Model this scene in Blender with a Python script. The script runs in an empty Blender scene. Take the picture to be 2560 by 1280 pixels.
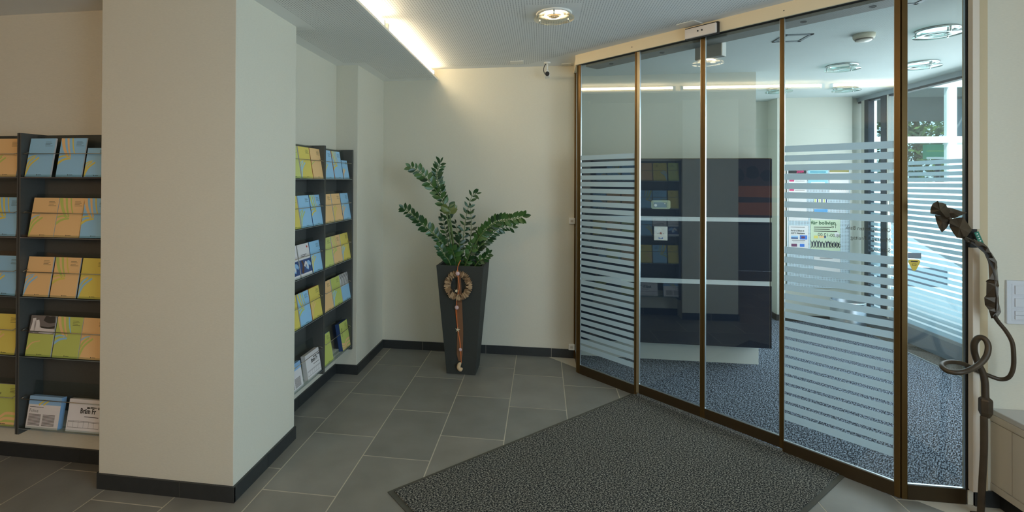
import bpy, bmesh, math, random
from mathutils import Vector, Matrix

S = bpy.context.scene
COL = S.collection
PI = math.pi
rnd = random.Random(7)

# ------------------------------------------------------------------ camera, world, sun, exposure
F, CX, CY = 1257.23, 1170.23, 446.86
YAW, PITCH, ROLL = -0.14626, 0.00471, 0.00424
fw = Vector((math.sin(YAW) * math.cos(PITCH), math.cos(YAW) * math.cos(PITCH), math.sin(PITCH)))
r0 = Vector((math.cos(YAW), -math.sin(YAW), 0)); u0 = r0.cross(fw)
rt = math.cos(ROLL) * r0 + math.sin(ROLL) * u0
up = -math.sin(ROLL) * r0 + math.cos(ROLL) * u0
cd = bpy.data.cameras.new('camera'); cam = bpy.data.objects.new('camera', cd); COL.objects.link(cam)
cam.matrix_world = Matrix(((rt.x, up.x, -fw.x, 0), (rt.y, up.y, -fw.y, 0), (rt.z, up.z, -fw.z, 1.6), (0, 0, 0, 1)))
cd.sensor_width = 36; cd.lens = F / 2560 * 36
cd.shift_x = (1280 - CX) / 2560; cd.shift_y = (CY - 640) / 2560
cd.clip_start = 0.02; cd.clip_end = 200
S.camera = cam
S.view_settings.view_transform = 'Standard'; S.view_settings.look = 'None'
S.view_settings.exposure = 0.0; S.view_settings.gamma = 1.0; S.view_settings.use_curve_mapping = False
S.cycles.max_bounces = 12; S.cycles.diffuse_bounces = 6; S.cycles.glossy_bounces = 5
S.cycles.transmission_bounces = 8; S.cycles.transparent_max_bounces = 24
S.cycles.caustics_reflective = False; S.cycles.caustics_refractive = False
S.cycles.sample_clamp_indirect = 6.0

W = bpy.data.worlds.new('world'); S.world = W; W.use_nodes = True
bg = W.node_tree.nodes['Background']; bg.inputs[0].default_value = (0.66, 0.83, 1.0, 1); bg.inputs[1].default_value = 2.6
sd = bpy.data.lights.new('sun', 'SUN'); sun = bpy.data.objects.new('sun', sd); COL.objects.link(sun)
sd.energy = 7.0; sd.angle = 0.02; sd.color = (1.0, 0.95, 0.86)
sun.rotation_euler = Vector((-0.55, -0.75, 1.0)).to_track_quat('Z', 'Y').to_euler()

def area(name, loc, tgt, sx, sy, power, color):
    l = bpy.data.lights.new(name, 'AREA'); o = bpy.data.objects.new(name, l); COL.objects.link(o)
    l.shape = 'RECTANGLE'; l.size = sx; l.size_y = sy; l.energy = power; l.color = color
    o.location = loc; o.rotation_euler = (Vector(loc) - Vector(tgt)).to_track_quat('Z', 'Y').to_euler()
    return o
# daylight entering through the glazing (inner window wall, side window of the front room)
area('daylight_inner', (3.58, 4.6, 1.40), (0, 4.7, 1.1), 3.0, 2.1, 72, (0.84, 0.93, 1.0))
area('daylight_side', (2.50, 0.2, 1.5), (0.5, 2.3, 1.25), 2.0, 1.7, 46, (0.62, 0.82, 1.0))
# warm lamps of the room behind the camera
area('lamp_back', (-3.1, -1.2, 2.45), (-2.8, 2.2, 0.7), 1.2, 1.2, 36, (1.0, 0.64, 0.32))
area('lamp_front', (-0.6, -0.4, 2.55), (-0.6, 0.4, 0), 1.2, 1.2, 15, (1.0, 0.74, 0.44))
area('cool_fill_back', (1.3, -3.85, 1.65), (2.4, 3, 1.3), 2.0, 1.4, 8, (0.62, 0.80, 1.0))  # added cool fill from the rear, keeps the right wall bluish

# ------------------------------------------------------------------ materials
def srgb(r, g, b):
    f = lambda c: (c / 255 / 12.92) if c / 255 <= .04045 else ((c / 255 + .055) / 1.055) ** 2.4
    return (f(r), f(g), f(b), 1)

def mat(name, col, rough=.6, metal=0, spec=.5, noise=0, nscale=40, bump=0, bscale=200, coat=0, emit=None, es=0, aniso=None):
    m = bpy.data.materials.new(name); m.use_nodes = True
    nt = m.node_tree; b = nt.nodes['Principled BSDF']
    b.inputs['Base Color'].default_value = col
    b.inputs['Roughness'].default_value = rough; b.inputs['Metallic'].default_value = metal
    b.inputs['Specular IOR Level'].default_value = spec; b.inputs['Coat Weight'].default_value = coat
    if emit:
        b.inputs['Emission Color'].default_value = emit; b.inputs['Emission Strength'].default_value = es
    if noise or bump:
        tc = nt.nodes.new('ShaderNodeTexCoord'); mp = nt.nodes.new('ShaderNodeMapping')
        nt.links.new(tc.outputs['Object'], mp.inputs['Vector'])
        if aniso: mp.inputs['Scale'].default_value = aniso
    if noise:
        n = nt.nodes.new('ShaderNodeTexNoise'); n.inputs['Scale'].default_value = nscale; n.inputs['Detail'].default_value = 5
        nt.links.new(mp.outputs[0], n.inputs['Vector'])
        mr = nt.nodes.new('ShaderNodeMapRange'); mr.inputs['To Min'].default_value = 1 - noise; mr.inputs['To Max'].default_value = 1 + noise
        mr.inputs['From Min'].default_value = .25; mr.inputs['From Max'].default_value = .75
        nt.links.new(n.outputs['Fac'], mr.inputs['Value'])
        mx = nt.nodes.new('ShaderNodeVectorMath'); mx.operation = 'SCALE'; mx.inputs[0].default_value = col[:3]
        nt.links.new(mr.outputs[0], mx.inputs['Scale']); nt.links.new(mx.outputs[0], b.inputs['Base Color'])
    if bump:
        n2 = nt.nodes.new('ShaderNodeTexNoise'); n2.inputs['Scale'].default_value = bscale; n2.inputs['Detail'].default_value = 3
        nt.links.new(mp.outputs[0], n2.inputs['Vector'])
        bp = nt.nodes.new('ShaderNodeBump'); bp.inputs['Strength'].default_value = bump; bp.inputs['Distance'].default_value = .002
        nt.links.new(n2.outputs['Fac'], bp.inputs['Height']); nt.links.new(bp.outputs[0], b.inputs['Normal'])
    return m

def glass_mat(name, tint=(.955, .985, .975, 1), ior=1.82):
    m = bpy.data.materials.new(name); m.use_nodes = True; nt = m.node_tree; nt.nodes.clear()
    o = nt.nodes.new('ShaderNodeOutputMaterial'); mx = nt.nodes.new('ShaderNodeMixShader')
    t = nt.nodes.new('ShaderNodeBsdfTransparent'); g = nt.nodes.new('ShaderNodeBsdfGlossy'); fr = nt.nodes.new('ShaderNodeFresnel')
    t.inputs[0].default_value = tint; g.inputs['Roughness'].default_value = 0.0
    ge = nt.nodes.new('ShaderNodeNewGeometry'); im = nt.nodes.new('ShaderNodeMix')     # same reflectance on both sides of the sheet
    im.inputs[2].default_value = ior; im.inputs[3].default_value = 1 / ior
    nt.links.new(ge.outputs['Backfacing'], im.inputs[0]); nt.links.new(im.outputs[0], fr.inputs[0])
    nt.links.new(fr.outputs[0], mx.inputs[0]); nt.links.new(t.outputs[0], mx.inputs[1]); nt.links.new(g.outputs[0], mx.inputs[2])
    nt.links.new(mx.outputs[0], o.inputs[0])
    return m

def frost_mat(name, col):
    m = bpy.data.materials.new(name); m.use_nodes = True; nt = m.node_tree; nt.nodes.clear()
    o = nt.nodes.new('ShaderNodeOutputMaterial'); mx = nt.nodes.new('ShaderNodeMixShader')
    t = nt.nodes.new('ShaderNodeBsdfTranslucent'); d = nt.nodes.new('ShaderNodeBsdfDiffuse')
    tr = nt.nodes.new('ShaderNodeBsdfTransparent'); m2 = nt.nodes.new('ShaderNodeMixShader')
    t.inputs[0].default_value = col; d.inputs[0].default_value = col; mx.inputs[0].default_value = .5
    m2.inputs[0].default_value = .04
    nt.links.new(d.outputs[0], mx.inputs[1]); nt.links.new(t.outputs[0], mx.inputs[2])
    nt.links.new(mx.outputs[0], m2.inputs[1]); nt.links.new(tr.outputs[0], m2.inputs[2]); nt.links.new(m2.outputs[0], o.inputs[0])
    return m

def emis(name, col, s):
    m = bpy.data.materials.new(name); m.use_nodes = True; nt = m.node_tree; nt.nodes.clear()
    o = nt.nodes.new('ShaderNodeOutputMaterial'); e = nt.nodes.new('ShaderNodeEmission')
    e.inputs[0].default_value = col; e.inputs[1].default_value = s; nt.links.new(e.outputs[0], o.inputs[0]); return m

def perforated(name, col, ranges, pitch=.0165, rad=.0032, diag=None, hole=(.2, .2, .2, 1)):
    """plain board with round sound holes inside the given x/y ranges"""
    m = mat(name, col, .9, spec=.2); nt = m.node_tree; b = nt.nodes['Principled BSDF']
    g = nt.nodes.new('ShaderNodeNewGeometry'); sp = nt.nodes.new('ShaderNodeSeparateXYZ'); nt.links.new(g.outputs['Position'], sp.inputs[0])
    def M(op, a, c=None, d=None):
        n = nt.nodes.new('ShaderNodeMath'); n.operation = op
        for i, v in enumerate((a, c, d)):
            if v is None: continue
            if isinstance(v, (int, float)): n.inputs[i].default_value = v
            else: nt.links.new(v, n.inputs[i])
        return n.outputs[0]
    X, Y = sp.outputs[0], sp.outputs[1]
    def cell(v):
        return M('MULTIPLY', M('SUBTRACT', M('FRACT', M('DIVIDE', M('ADD', v, 20.0), pitch)), .5), pitch)
    cx_, cy_ = cell(X), cell(Y)
    r2 = M('ADD', M('MULTIPLY', cx_, cx_), M('MULTIPLY', cy_, cy_))
    inh = M('LESS_THAN', r2, rad * rad)
    inc, exc = ranges
    msk = None
    for (a, c, d, e) in inc:
        k = M('MULTIPLY', M('MULTIPLY', M('GREATER_THAN', X, a), M('LESS_THAN', X, c)), M('MULTIPLY', M('GREATER_THAN', Y, d), M('LESS_THAN', Y, e)))
        msk = k if msk is None else M('MAXIMUM', msk, k)
    for (a, c, d, e) in exc:
        k = M('MULTIPLY', M('MULTIPLY', M('GREATER_THAN', X, a), M('LESS_THAN', X, c)), M('MULTIPLY', M('GREATER_THAN', Y, d), M('LESS_THAN', Y, e)))
        msk = M('MULTIPLY', msk, M('SUBTRACT', 1.0, k))
    if diag is not None:
        msk = M('MULTIPLY', msk, M('LESS_THAN', M('ADD', X, Y), diag))
    fac = M('MULTIPLY', inh, msk)
    mx = nt.nodes.new('ShaderNodeMix'); mx.data_type = 'RGBA'
    nt.links.new(fac, mx.inputs[0]); mx.inputs[6].default_value = col; mx.inputs[7].default_value = hole
    nt.links.new(mx.outputs[2], b.inputs['Base Color'])
    return m

def speckle(name, c1, c2, scale, rough=.95, stretch=(1, 1, 1), rot=0, lo=.42, hi=.6, bump=.6):
    m = bpy.data.materials.new(name); m.use_nodes = True; nt = m.node_tree; b = nt.nodes['Principled BSDF']
    b.inputs['Roughness'].default_value = rough; b.inputs['Specular IOR Level'].default_value = .15
    tc = nt.nodes.new('ShaderNodeTexCoord'); m0 = nt.nodes.new('ShaderNodeMapping'); mp = nt.nodes.new('ShaderNodeMapping')
    m0.inputs['Rotation'].default_value = (0, 0, -rot); mp.inputs['Scale'].default_value = stretch
    n = nt.nodes.new('ShaderNodeTexNoise'); n.inputs['Scale'].default_value = scale; n.inputs['Detail'].default_value = 2; n.inputs['Roughness'].default_value = .6
    cr = nt.nodes.new('ShaderNodeValToRGB'); cr.color_ramp.elements[0].position = lo; cr.color_ramp.elements[1].position = hi
    cr.color_ramp.elements[0].color = c1; cr.color_ramp.elements[1].color = c2
    bp = nt.nodes.new('ShaderNodeBump'); bp.inputs['Strength'].default_value = bump; bp.inputs['Distance'].default_value = .004
    nt.links.new(tc.outputs['Object'], m0.inputs[0]); nt.links.new(m0.outputs[0], mp.inputs[0]); nt.links.new(mp.outputs[0], n.inputs['Vector']); nt.links.new(n.outputs['Fac'], cr.inputs[0])
    nt.links.new(cr.outputs[0], b.inputs['Base Color']); nt.links.new(n.outputs['Fac'], bp.inputs['Height']); nt.links.new(bp.outputs[0], b.inputs['Normal'])
    return m

WALLC = srgb(222, 216, 198)
M_wall = mat('wall_fabric', WALLC, .85, spec=.2, noise=.035, nscale=60, bump=.25, bscale=90, aniso=(1, 1, 6))
M_wallin = mat('wall_inner_paint', srgb(202, 204, 194), .85, spec=.2)
M_ceilin = mat('ceiling_plaster', srgb(196, 206, 206), .9, spec=.2, noise=.02, nscale=6, aniso=(1, 8, 1))
M_white = mat('white_plastic', srgb(235, 232, 224), .35)
M_cream = mat('cream_lacquer', srgb(236, 216, 180), .45)
M_bronze = mat('bronze_anodised', srgb(100, 76, 40), .36, metal=.65, spec=.4)
M_bronze_dk = mat('bronze_rail', srgb(66, 52, 32), .42, metal=.4)
M_champ = mat('champagne_profile', srgb(176, 158, 126), .35, metal=.6)
M_gasket = mat('black_gasket', srgb(28, 26, 24), .6)
M_alu = mat('silver_trim', srgb(190, 200, 205), .3, metal=.8)
M_grey_op = mat('grey_housing', srgb(112, 112, 108), .6)
M_glass = glass_mat('clear_glass')
M_acryl = glass_mat('clear_acrylic', (.9, .93, .92, 1), 1.3)
M_winglass = glass_mat('window_glass', (.88, .94, .95, 1), 1.3)
M_frost = frost_mat('frosted_film', srgb(208, 224, 230))
M_slate = mat('slate_skirting', srgb(48, 50, 50), .45, noise=.12, nscale=30)
M_grout = mat('grout', srgb(208, 200, 184), .9)
M_tiles = [mat('slate_tile_%d' % i, srgb(*c), .42, spec=.45, noise=.13, nscale=5, bump=.15, bscale=60) for i, c in enumerate(((128, 126, 119), (133, 130, 122), (123, 122, 116), (135, 133, 126)))]
M_mat = speckle('mat_pile', srgb(30, 34, 36), srgb(168, 164, 152), 110, stretch=(1, 1.5, 1), rot=.6, lo=.45, hi=.68)
M_rubber = mat('mat_rubber', srgb(78, 77, 68), .8)
M_carpet = speckle('carpet_pile', srgb(30, 36, 46), srgb(158, 170, 186), 62, stretch=(.8, 2.4, 1), rot=.9, lo=.44, hi=.62)
M_rack = mat('rack_laminate', srgb(82, 82, 78), .55, noise=.06, nscale=80)
M_rod = mat('steel_rod', srgb(170, 160, 140), .35, metal=.9)
M_paper = mat('paper_edge', srgb(226, 220, 212), .8)
M_ink = mat('print_ink', srgb(62, 58, 52), .8)
M_black = mat('black_matt', srgb(22, 22, 22), .6)
M_pot = mat('planter_charcoal', srgb(52, 54, 50), .75, noise=.1, nscale=160, bump=.2, bscale=300)
M_soil = mat('soil', srgb(44, 34, 24), .95, noise=.3, nscale=60)
M_leafs = [mat('leaf_%d' % i, srgb(*c), .32, spec=.6) for i, c in enumerate(((44, 82, 40), (66, 104, 46), (36, 66, 36), (108, 120, 60)))]
M_stem = mat('plant_stem', srgb(96, 118, 62), .5)
M_iron = mat('forged_iron', srgb(74, 61, 46), .45, metal=.35, noise=.25, nscale=14)
M_cab = mat('cabinet_blue_black', srgb(24, 34, 52), .4, spec=.22)
M_cabw = mat('cabinet_white_inlay', srgb(214, 222, 226), .4)
M_lbox = mat('lamp_chrome', srgb(210, 214, 216), .15, metal=.9)

# ------------------------------------------------------------------ mesh helpers
def new(): return bmesh.new()
def box(bm, x0, x1, y0, y1, z0, z1, mi=0, M=None):
    vs = [bm.verts.new((x, y, z)) for z in (z0, z1) for y in (y0, y1) for x in (x0, x1)]
    if M: [setattr(v, 'co', M @ v.co) for v in vs]
    for f in ((0, 2, 3, 1), (4, 5, 7, 6), (0, 1, 5, 4), (2, 6, 7, 3), (0, 4, 6, 2), (1, 3, 7, 5)):
        bm.faces.new([vs[i] for i in f]).material_index = mi
def quad(bm, pts, mi=0):
    f = bm.faces.new([bm.verts.new(p) for p in pts]); f.material_index = mi; return f
def prism(bm, poly, z0, z1, mi=0, M=None):
    a = [bm.verts.new((x, y, z0)) for x, y in poly]; b = [bm.verts.new((x, y, z1)) for x, y in poly]
    if M:
        for v in a + b: v.co = M @ v.co
    n = len(poly)
    bm.faces.new(a[::-1]).material_index = mi; bm.faces.new(b).material_index = mi
    for i in range(n): bm.faces.new((a[i], a[(i + 1) % n], b[(i + 1) % n], b[i])).material_index = mi
def tube(bm, pts, rad, n=10, mi=0, closed=False, flat=1.0):
    pts = [Vector(p) for p in pts]; R = rad if isinstance(rad, (list, tuple)) else [rad] * len(pts)
    rings = []; prev = None
    for i, p in enumerate(pts):
        if closed: t = pts[(i + 1) % len(pts)] - pts[i - 1]
        else: t = pts[min(i + 1, len(pts) - 1)] - pts[max(i - 1, 0)]
        t.normalize()
        if prev is None:
            a = Vector((0, 0, 1)) if abs(t.z) < .9 else Vector((1, 0, 0)); s = t.cross(a).normalized()
        else:
            s = (prev - t * prev.dot(t)).normalized()
        prev = s; b = t.cross(s)
        rings.append([bm.verts.new(p + (s * math.cos(k * 2 * PI / n) + b * math.sin(k * 2 * PI / n) * flat) * R[i]) for k in range(n)])
    m = len(rings)
    for i in range(m if closed else m - 1):
        A, B = rings[i], rings[(i + 1) % m]
        for k in range(n):
            f = bm.faces.new((A[k], A[(k + 1) % n], B[(k + 1) % n], B[k])); f.material_index = mi; f.smooth = True
    if not closed:
        bm.faces.new(rings[0][::-1]).material_index = mi; bm.faces.new(rings[-1]).material_index = mi
def spline(P, k=6):
    P = [Vector(p) for p in P]; out = []
    for i in range(len(P) - 1):
        a, b, c, d = P[max(i - 1, 0)], P[i], P[i + 1], P[min(i + 2, len(P) - 1)]
        for j in range(k):
            t = j / k
            out.append(.5 * ((2 * b) + (c - a) * t + (2 * a - 5 * b + 4 * c - d) * t * t + (3 * b - a - 3 * c + d) * t ** 3))
    out.append(P[-1]); return out
def lathe(bm, prof, n=32, c=(0, 0, 0), mi=0):
    rings = [[bm.verts.new((c[0] + r * math.cos(2 * PI * k / n), c[1] + r * math.sin(2 * PI * k / n), c[2] + z)) for k in range(n)] for r, z in prof]
    for A, B in zip(rings, rings[1:]):
        for k in range(n):
            f = bm.faces.new((A[k], A[(k + 1) % n], B[(k + 1) % n], B[k])); f.material_index = mi; f.smooth = True
def ell(bm, c, r, n=12, mi=0):
    M = Matrix.Translation(c) @ Matrix.Diagonal((*r, 1))
    g = bmesh.ops.create_uvsphere(bm, u_segments=n, v_segments=n // 2 + 2, radius=1, matrix=M)
    for v in g['verts']:
        for f in v.link_faces: f.material_index = mi; f.smooth = True
def text(bm, s, size, M, mi=0, align='LEFT', depth=0.0, bold=0.0, sx=1.0):
    cu = bpy.data.curves.new('t', 'FONT'); cu.body = s; cu.size = size; cu.align_x = align; cu.extrude = depth; cu.offset = bold; cu.resolution_u = 2
    o = bpy.data.objects.new('t', cu); COL.objects.link(o)
    bpy.context.view_layer.update()
    me = bpy.data.meshes.new_from_object(o.evaluated_get(bpy.context.evaluated_depsgraph_get()))
    v0 = len(bm.verts); f0 = len(bm.faces); bm.from_mesh(me); bm.verts.ensure_lookup_table(); bm.faces.ensure_lookup_table()
    for v in bm.verts[v0:]: v.co = M @ Vector((v.co.x * sx, v.co.y, v.co.z))
    for f in bm.faces[f0:]: f.material_index = mi
    bpy.data.objects.remove(o); bpy.data.curves.remove(cu); bpy.data.meshes.remove(me)

def obj(name, bm, mats, parent=None, loc=None, bevel=0, recalc=True):
    if recalc: bmesh.ops.recalc_face_normals(bm, faces=bm.faces)
    me = bpy.data.meshes.new(name); bm.to_mesh(me); bm.free()
    for m in (mats if isinstance(mats, (list, tuple)) else [mats]): me.materials.append(m)
    o = bpy.data.objects.new(name, me); COL.objects.link(o)
    if parent: o.parent = parent
    if loc: o.location = loc
    if bevel:
        b = o.modifiers.new('bevel', 'BEVEL'); b.width = bevel; b.segments = 2; b.limit_method = 'ANGLE'
    return o
def tag(o, label, cat, group=None, kind=None):
    o['label'] = label; o['category'] = cat
    if group: o['group'] = group
    if kind: o['kind'] = kind
    return o
def thing(name, label, cat, loc=(0, 0, 0), rz=0, group=None):
    o = bpy.data.objects.new(name, None); COL.objects.link(o); o.location = loc; o.rotation_euler = (0, 0, rz)
    o.empty_display_size = .1
    return tag(o, label, cat, group)
def struct(name, bm, m, label=None, cat='structure', parent=None, bevel=0):
    o = obj(name, bm, m, parent, bevel=bevel)
    if not parent:
        o['kind'] = 'structure'; o['label'] = label; o['category'] = cat
    return o
def copy_tree(o, parent=None):
    c = o.copy(); COL.objects.link(c); c.parent = parent
    for ch in [x for x in bpy.data.objects if x.parent == o]: copy_tree(ch, c)
    return c

# ------------------------------------------------------------------ key dimensions
ZC, ZS, ZI = 2.658, 2.557, 2.580                          # main, soffit and inner room ceilings
PX0, PX1, PY0, PY1 = -2.275, -1.516, 2.314, 2.936        # pillar
YL = 2.508                                                # left wall face
XR = -1.700                                               # recess wall face
YR = 3.985                                                # second pier front
XP = -1.512                                               # second pier side
YB = 4.665                                                # back wall
A = Vector((.308, 4.305, 0)); B = Vector((1.806, 2.855, 0)) # glass screen
DL = (B - A).length; DD = (B - A).normalized(); DN = Vector((-DD.y, DD.x, 0))   # DN points into the inner room
if DN.y < 0: DN = -DN
MD = Matrix(((DD.x, DN.x, 0, A.x), (DD.y, DN.y, 0, A.y), (0, 0, 1, 0), (0, 0, 0, 1)))  # local (s, depth, z)
XW = 3.640; YS = 2.850; YE = 2.858; XSIDE = 2.70; XC = -.980; XA = A.x

# ------------------------------------------------------------------ structure
bm = new(); TX0, TW, TP = -1.4277, .40024, .60038; g = .0030
offs = {-1: .2155, 0: .0275, 1: .4165, 2: .110, 3: .585, 4: .4217, -2: .42, -3: .03, 5: .12, 6: .5, 7: .25, 8: .44}
quad(bm, [(-5, -4, -.0015), (2.8, -4, -.0015), (2.8, 4.75, -.0015), (-5, 4.75, -.0015)], 0)
for k in range(-9, 11):
    xa, xb = TX0 + k * TW + g, TX0 + (k + 1) * TW - g
    xa = max(xa, -4.99); xb = min(xb, 2.79)
    if xb <= xa: continue
    of = offs.get(k, (k * .37) % .6)
    for j in range(-8, 8):
        ya, yb = of + j * TP + g, of + (j + 1) * TP - g
        ya = max(ya, -3.99); yb = min(yb, 4.72)
        if yb <= ya: continue
        # keep the tiles on this side of the screen
        poly = [(xa, ya), (xb, ya), (xb, yb), (xa, yb)]; lim = A.x + A.y + .10
        if xa + ya >= lim: continue
        out = []
        for i in range(4):
            p, q = poly[i], poly[(i + 1) % 4]; sp_, sq = p[0] + p[1] - lim, q[0] + q[1] - lim
            if sp_ <= 0: out.append(p)
            if sp_ * sq < 0: t = sp_ / (sp_ - sq); out.append((p[0] + t * (q[0] - p[0]), p[1] + t * (q[1] - p[1])))
        if len(out) > 2: quad(bm, [(x, y, 0) for x, y in out], 1 + rnd.randrange(4))
struct('floor', bm, [M_grout] + M_tiles, 'grey slate tile floor with pale joints', 'floor')
bm = new()
c0 = A + DD * -.3 + DN * .0; c1 = A + DD * (DL + .05)
lim = A.x + A.y + .03
quad(bm, [(XA, lim - XA, .001), (lim - 2.85, 2.85, .001), (3.9, 2.85, .001), (3.9, 6.9, .001), (XA, 6.9, .001)])
struct('floor', bm, M_carpet, 'speckled blue grey carpet floor behind the glass screen', 'carpet floor')

bm = new(); box(bm, PX0, PX1, PY0, PY1, 0, ZS)
struct('wall_pillar', bm, M_wall, 'pale square wall pillar in the left foreground', 'pillar', bevel=.003)
bm = new(); box(bm, -5.1, PX0, YL, YL + .2, 0, ZS + .2)
struct('wall_left', bm, M_wall, 'pale wall behind the left brochure rack', 'wall')
bm = new(); box(bm, XR - .2, XR, PY1 - .3, YR, 0, ZS + .2)
struct('wall_recess', bm, M_wall, 'pale recessed wall behind the far brochure rack', 'wall')
bm = new(); box(bm, XR - .2, XP, YR, YB + .1, 0, ZS + .2)
struct('wall_pier', bm, M_wall, 'pale wall pier between far rack and back wall', 'wall', bevel=.003)
bm = new(); box(bm, -1.55, XA, YB, YB + .2, 0, ZC + .1)
struct('wall_back', bm, M_wall, 'pale back wall behind the planter', 'wall')
bm = new(); prism(bm, [(2.104, YS), (3.9, YS), (3.9, YS + .15), (2.25, YS + .15), (2.104, YS + .034)], 0, ZC + .1); box(bm, 2.128, 2.187, YS - .006, YS, .075, ZC - .02, 1)
struct('wall_right', bm, [M_wall, mat('tan_reveal', srgb(206, 186, 150), .6)], 'pale wall with the switch panel at right', 'wall')
# side window wall of the front room (beside the low cabinet)
bm = new(); box(bm, XSIDE, XSIDE + .15, -4, YS, 0, .5); box(bm, XSIDE, XSIDE + .15, -4, YS, 2.45, ZC + .1); box(bm, XSIDE, XSIDE + .15, -4, -1.4, .5, 2.45); box(bm, XSIDE, XSIDE + .15, 1.2, YS, .5, 2.45)
struct('wall_side', bm, M_wall, 'side wall with the window above the low cabinet', 'wall')
bm = new(); box(bm, -5.1, -5, -4, YL + .1, 0, ZS + .2)
struct('wall_far_left', bm, mat('wall_charcoal', srgb(96, 98, 102), .8), 'far left wall of the front room', 'wall')
bm = new(); box(bm, -5.1, .25, -4.1, -4, 0, ZC + .1); box(bm, 2.35, 2.9, -4.1, -4, 0, ZC + .1); box(bm, .25, 2.35, -4.1, -4, 0, .9); box(bm, .25, 2.35, -4.1, -4, 2.4, ZC + .1)  # opening cut for the added rear window
struct('wall_behind', bm, M_wall, 'wall of the front room behind the viewpoint', 'wall')
# ceilings
mper1 = perforated('ceiling_perforated_soffit', srgb(244, 244, 240), (((-5, -1.0, -4, 2.20), (-1.42, -1.0, 2.1, 3.02), (-1.60, -1.0, 3.01, 3.90), (-1.42, -1.0, 3.85, 4.57)), ()))
bm = new(); quad(bm, [(-5, -4, ZS), (XC, -4, ZS), (XC, YB + .05, ZS), (-5, YB + .05, ZS)])
quad(bm, [(XC, -4, ZS), (XC, YB, ZS), (XC, YB, ZS + .016), (XC, -4, ZS + .016)], 1)
quad(bm, [(XC, -4, ZS + .016), (XC, YB, ZS + .016), (XC - .006, YB, ZS + .016), (XC - .006, -4, ZS + .016)], 1)
quad(bm, [(XC - .006, -4, ZS + .016), (XC - .006, YB, ZS + .016), (XC - .006, YB, ZS + .004), (XC - .006, -4, ZS + .004)], 1)
quad(bm, [(XC - .006, -4, ZS + .004), (XC - .006, YB, ZS + .004), (XC - .13, YB, ZS + .004), (XC - .13, -4, ZS + .004)], 1)
quad(bm, [(XC - .13, -4, ZS + .004), (XC - .13, YB, ZS + .004), (XC - .13, YB, ZC), (XC - .13, -4, ZC)], 1)
struct('ceiling', bm, [mper1, mat('cove_white', srgb(240, 232, 215), .7)], 'lower perforated ceiling strip with light cove edge', 'ceiling')
mper2 = perforated('ceiling_perforated_main', srgb(238, 238, 236), (((-1.02, 2.7, -4, 4.57),), ((.070 - .165, .070 + .165, 3.20 - .165, 3.20 + .165),)), diag=A.x + A.y - .17)
bm = new(); e = A.x + A.y + .05
quad(bm, [(XC - .13, -4, ZC), (2.9, -4, ZC), (2.9, YS, ZC), (e - YS, YS, ZC), (XA, e - XA, ZC), (XA, YB + .05, ZC), (XC - .13, YB + .05, ZC)])
struct('ceiling', bm, mper2, 'perforated main ceiling with the round lamp', 'ceiling')
bm = new()
quad(bm, [(e - YS, YS, ZI), (3.9, YS, ZI), (3.9, 6.9, ZI), (XA, 6.9, ZI), (XA, e - XA, ZI)])
box(bm, -5.2, 3.95, -4.2, 7.0, ZC + .1, ZC + .35)
struct('ceiling', bm, M_ceilin, 'plain ceiling of the room behind glass', 'ceiling')
# inner room walls
bm = new(); box(bm, XA, 1.873, 4.78, 4.95, 0, ZC); box(bm, 1.74, 1.873, 4.9, 6.6, 0, ZC)
struct('wall_inner_near', bm, M_wallin, 'pale wall behind the dark cabinet', 'wall')
bm = new(); box(bm, 1.7, 3.0, 6.55, 6.75, 0, ZC)
struct('wall_inner_back', bm, M_wallin, 'pale recessed back wall of the inner room', 'wall')
bm = new(); box(bm, 2.70, 3.49, 6.30, 6.7, 0, ZC)
struct('wall_poster', bm, M_wallin, 'pale wall block carrying the poster board', 'wall')
bm = new(); box(bm, 3.47, 3.70, 6.42, 6.7, 0, ZC)
struct('wall_inner_corner', bm, M_wallin, 'narrow pale corner wall beside the window', 'wall')
bm = new(); box(bm, XA - .08, XA, YB + .1, 5.0, 0, ZC)
struct('wall_inner_left', bm, M_wallin, 'short return wall left of the cabinet', 'wall')

# baseboards (slate strips with joints)
def skirting(name, runs, label):
    bm = new(); h = .077
    for (x0, y0), (x1, y1), nrm in runs:
        p, q = Vector((x0, y0, 0)), Vector((x1, y1, 0)); L = (q - p).length; d = (q - p) / L; n = Vector((*nrm, 0))
        M = Matrix(((d.x, n.x, 0, p.x), (d.y, n.y, 0, p.y), (0, 0, 1, 0), (0, 0, 0, 1)))
        box(bm, 0, L, 0, .009, 0, h - .003, 1, M); s = 0; i = 0
        seg = [.30 + .1 * ((len(runs) * 7 + int(x0 * 10)) % 3)] + [.6] * 12
        while s < L:
            e_ = min(s + seg[i], L); box(bm, s + (0 if s == 0 else .0015), e_ - (.0015 if e_ < L else 0), .0, .012, 0, h, 0, M); s = e_; i += 1
    struct(name, bm, [M_slate, M_grout], label, 'baseboard')
skirting('baseboard_pillar', [((PX1 + .012, PY0), (PX0, PY0), (0, -1)), ((PX1, PY0), (PX1, PY1 + .001), (1, 0)), ((PX0, PY0), (PX0, YL), (-1, 0))], 'dark slate baseboard around the foreground pillar')
skirting('baseboard_left', [((PX0, YL), (-5, YL), (0, -1))], 'dark slate baseboard under the left rack')
skirting('baseboard_recess', [((XR, PY1), (XR, YR), (1, 0)), ((XR, YR), (XP + .012, YR), (0, -1)), ((XP, YR), (XP, YB), (1, 0))], 'dark slate baseboard along recess and pier')
skirting('baseboard_back', [((XP, YB), (XA, YB), (0, -1))], 'dark slate baseboard on the back wall')
skirting('baseboard_right', [((2.128, YS), (2.70, YS), (0, -1))], 'dark slate baseboard beside the low cabinet')
bm = new(); box(bm, 2.688, 2.70, 6.29, 6.55, 0, .07); box(bm, 2.688, 3.49, 6.288, 6.30, 0, .07); box(bm, 1.87, 2.70, 6.538, 6.55, 0, .07)
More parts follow.
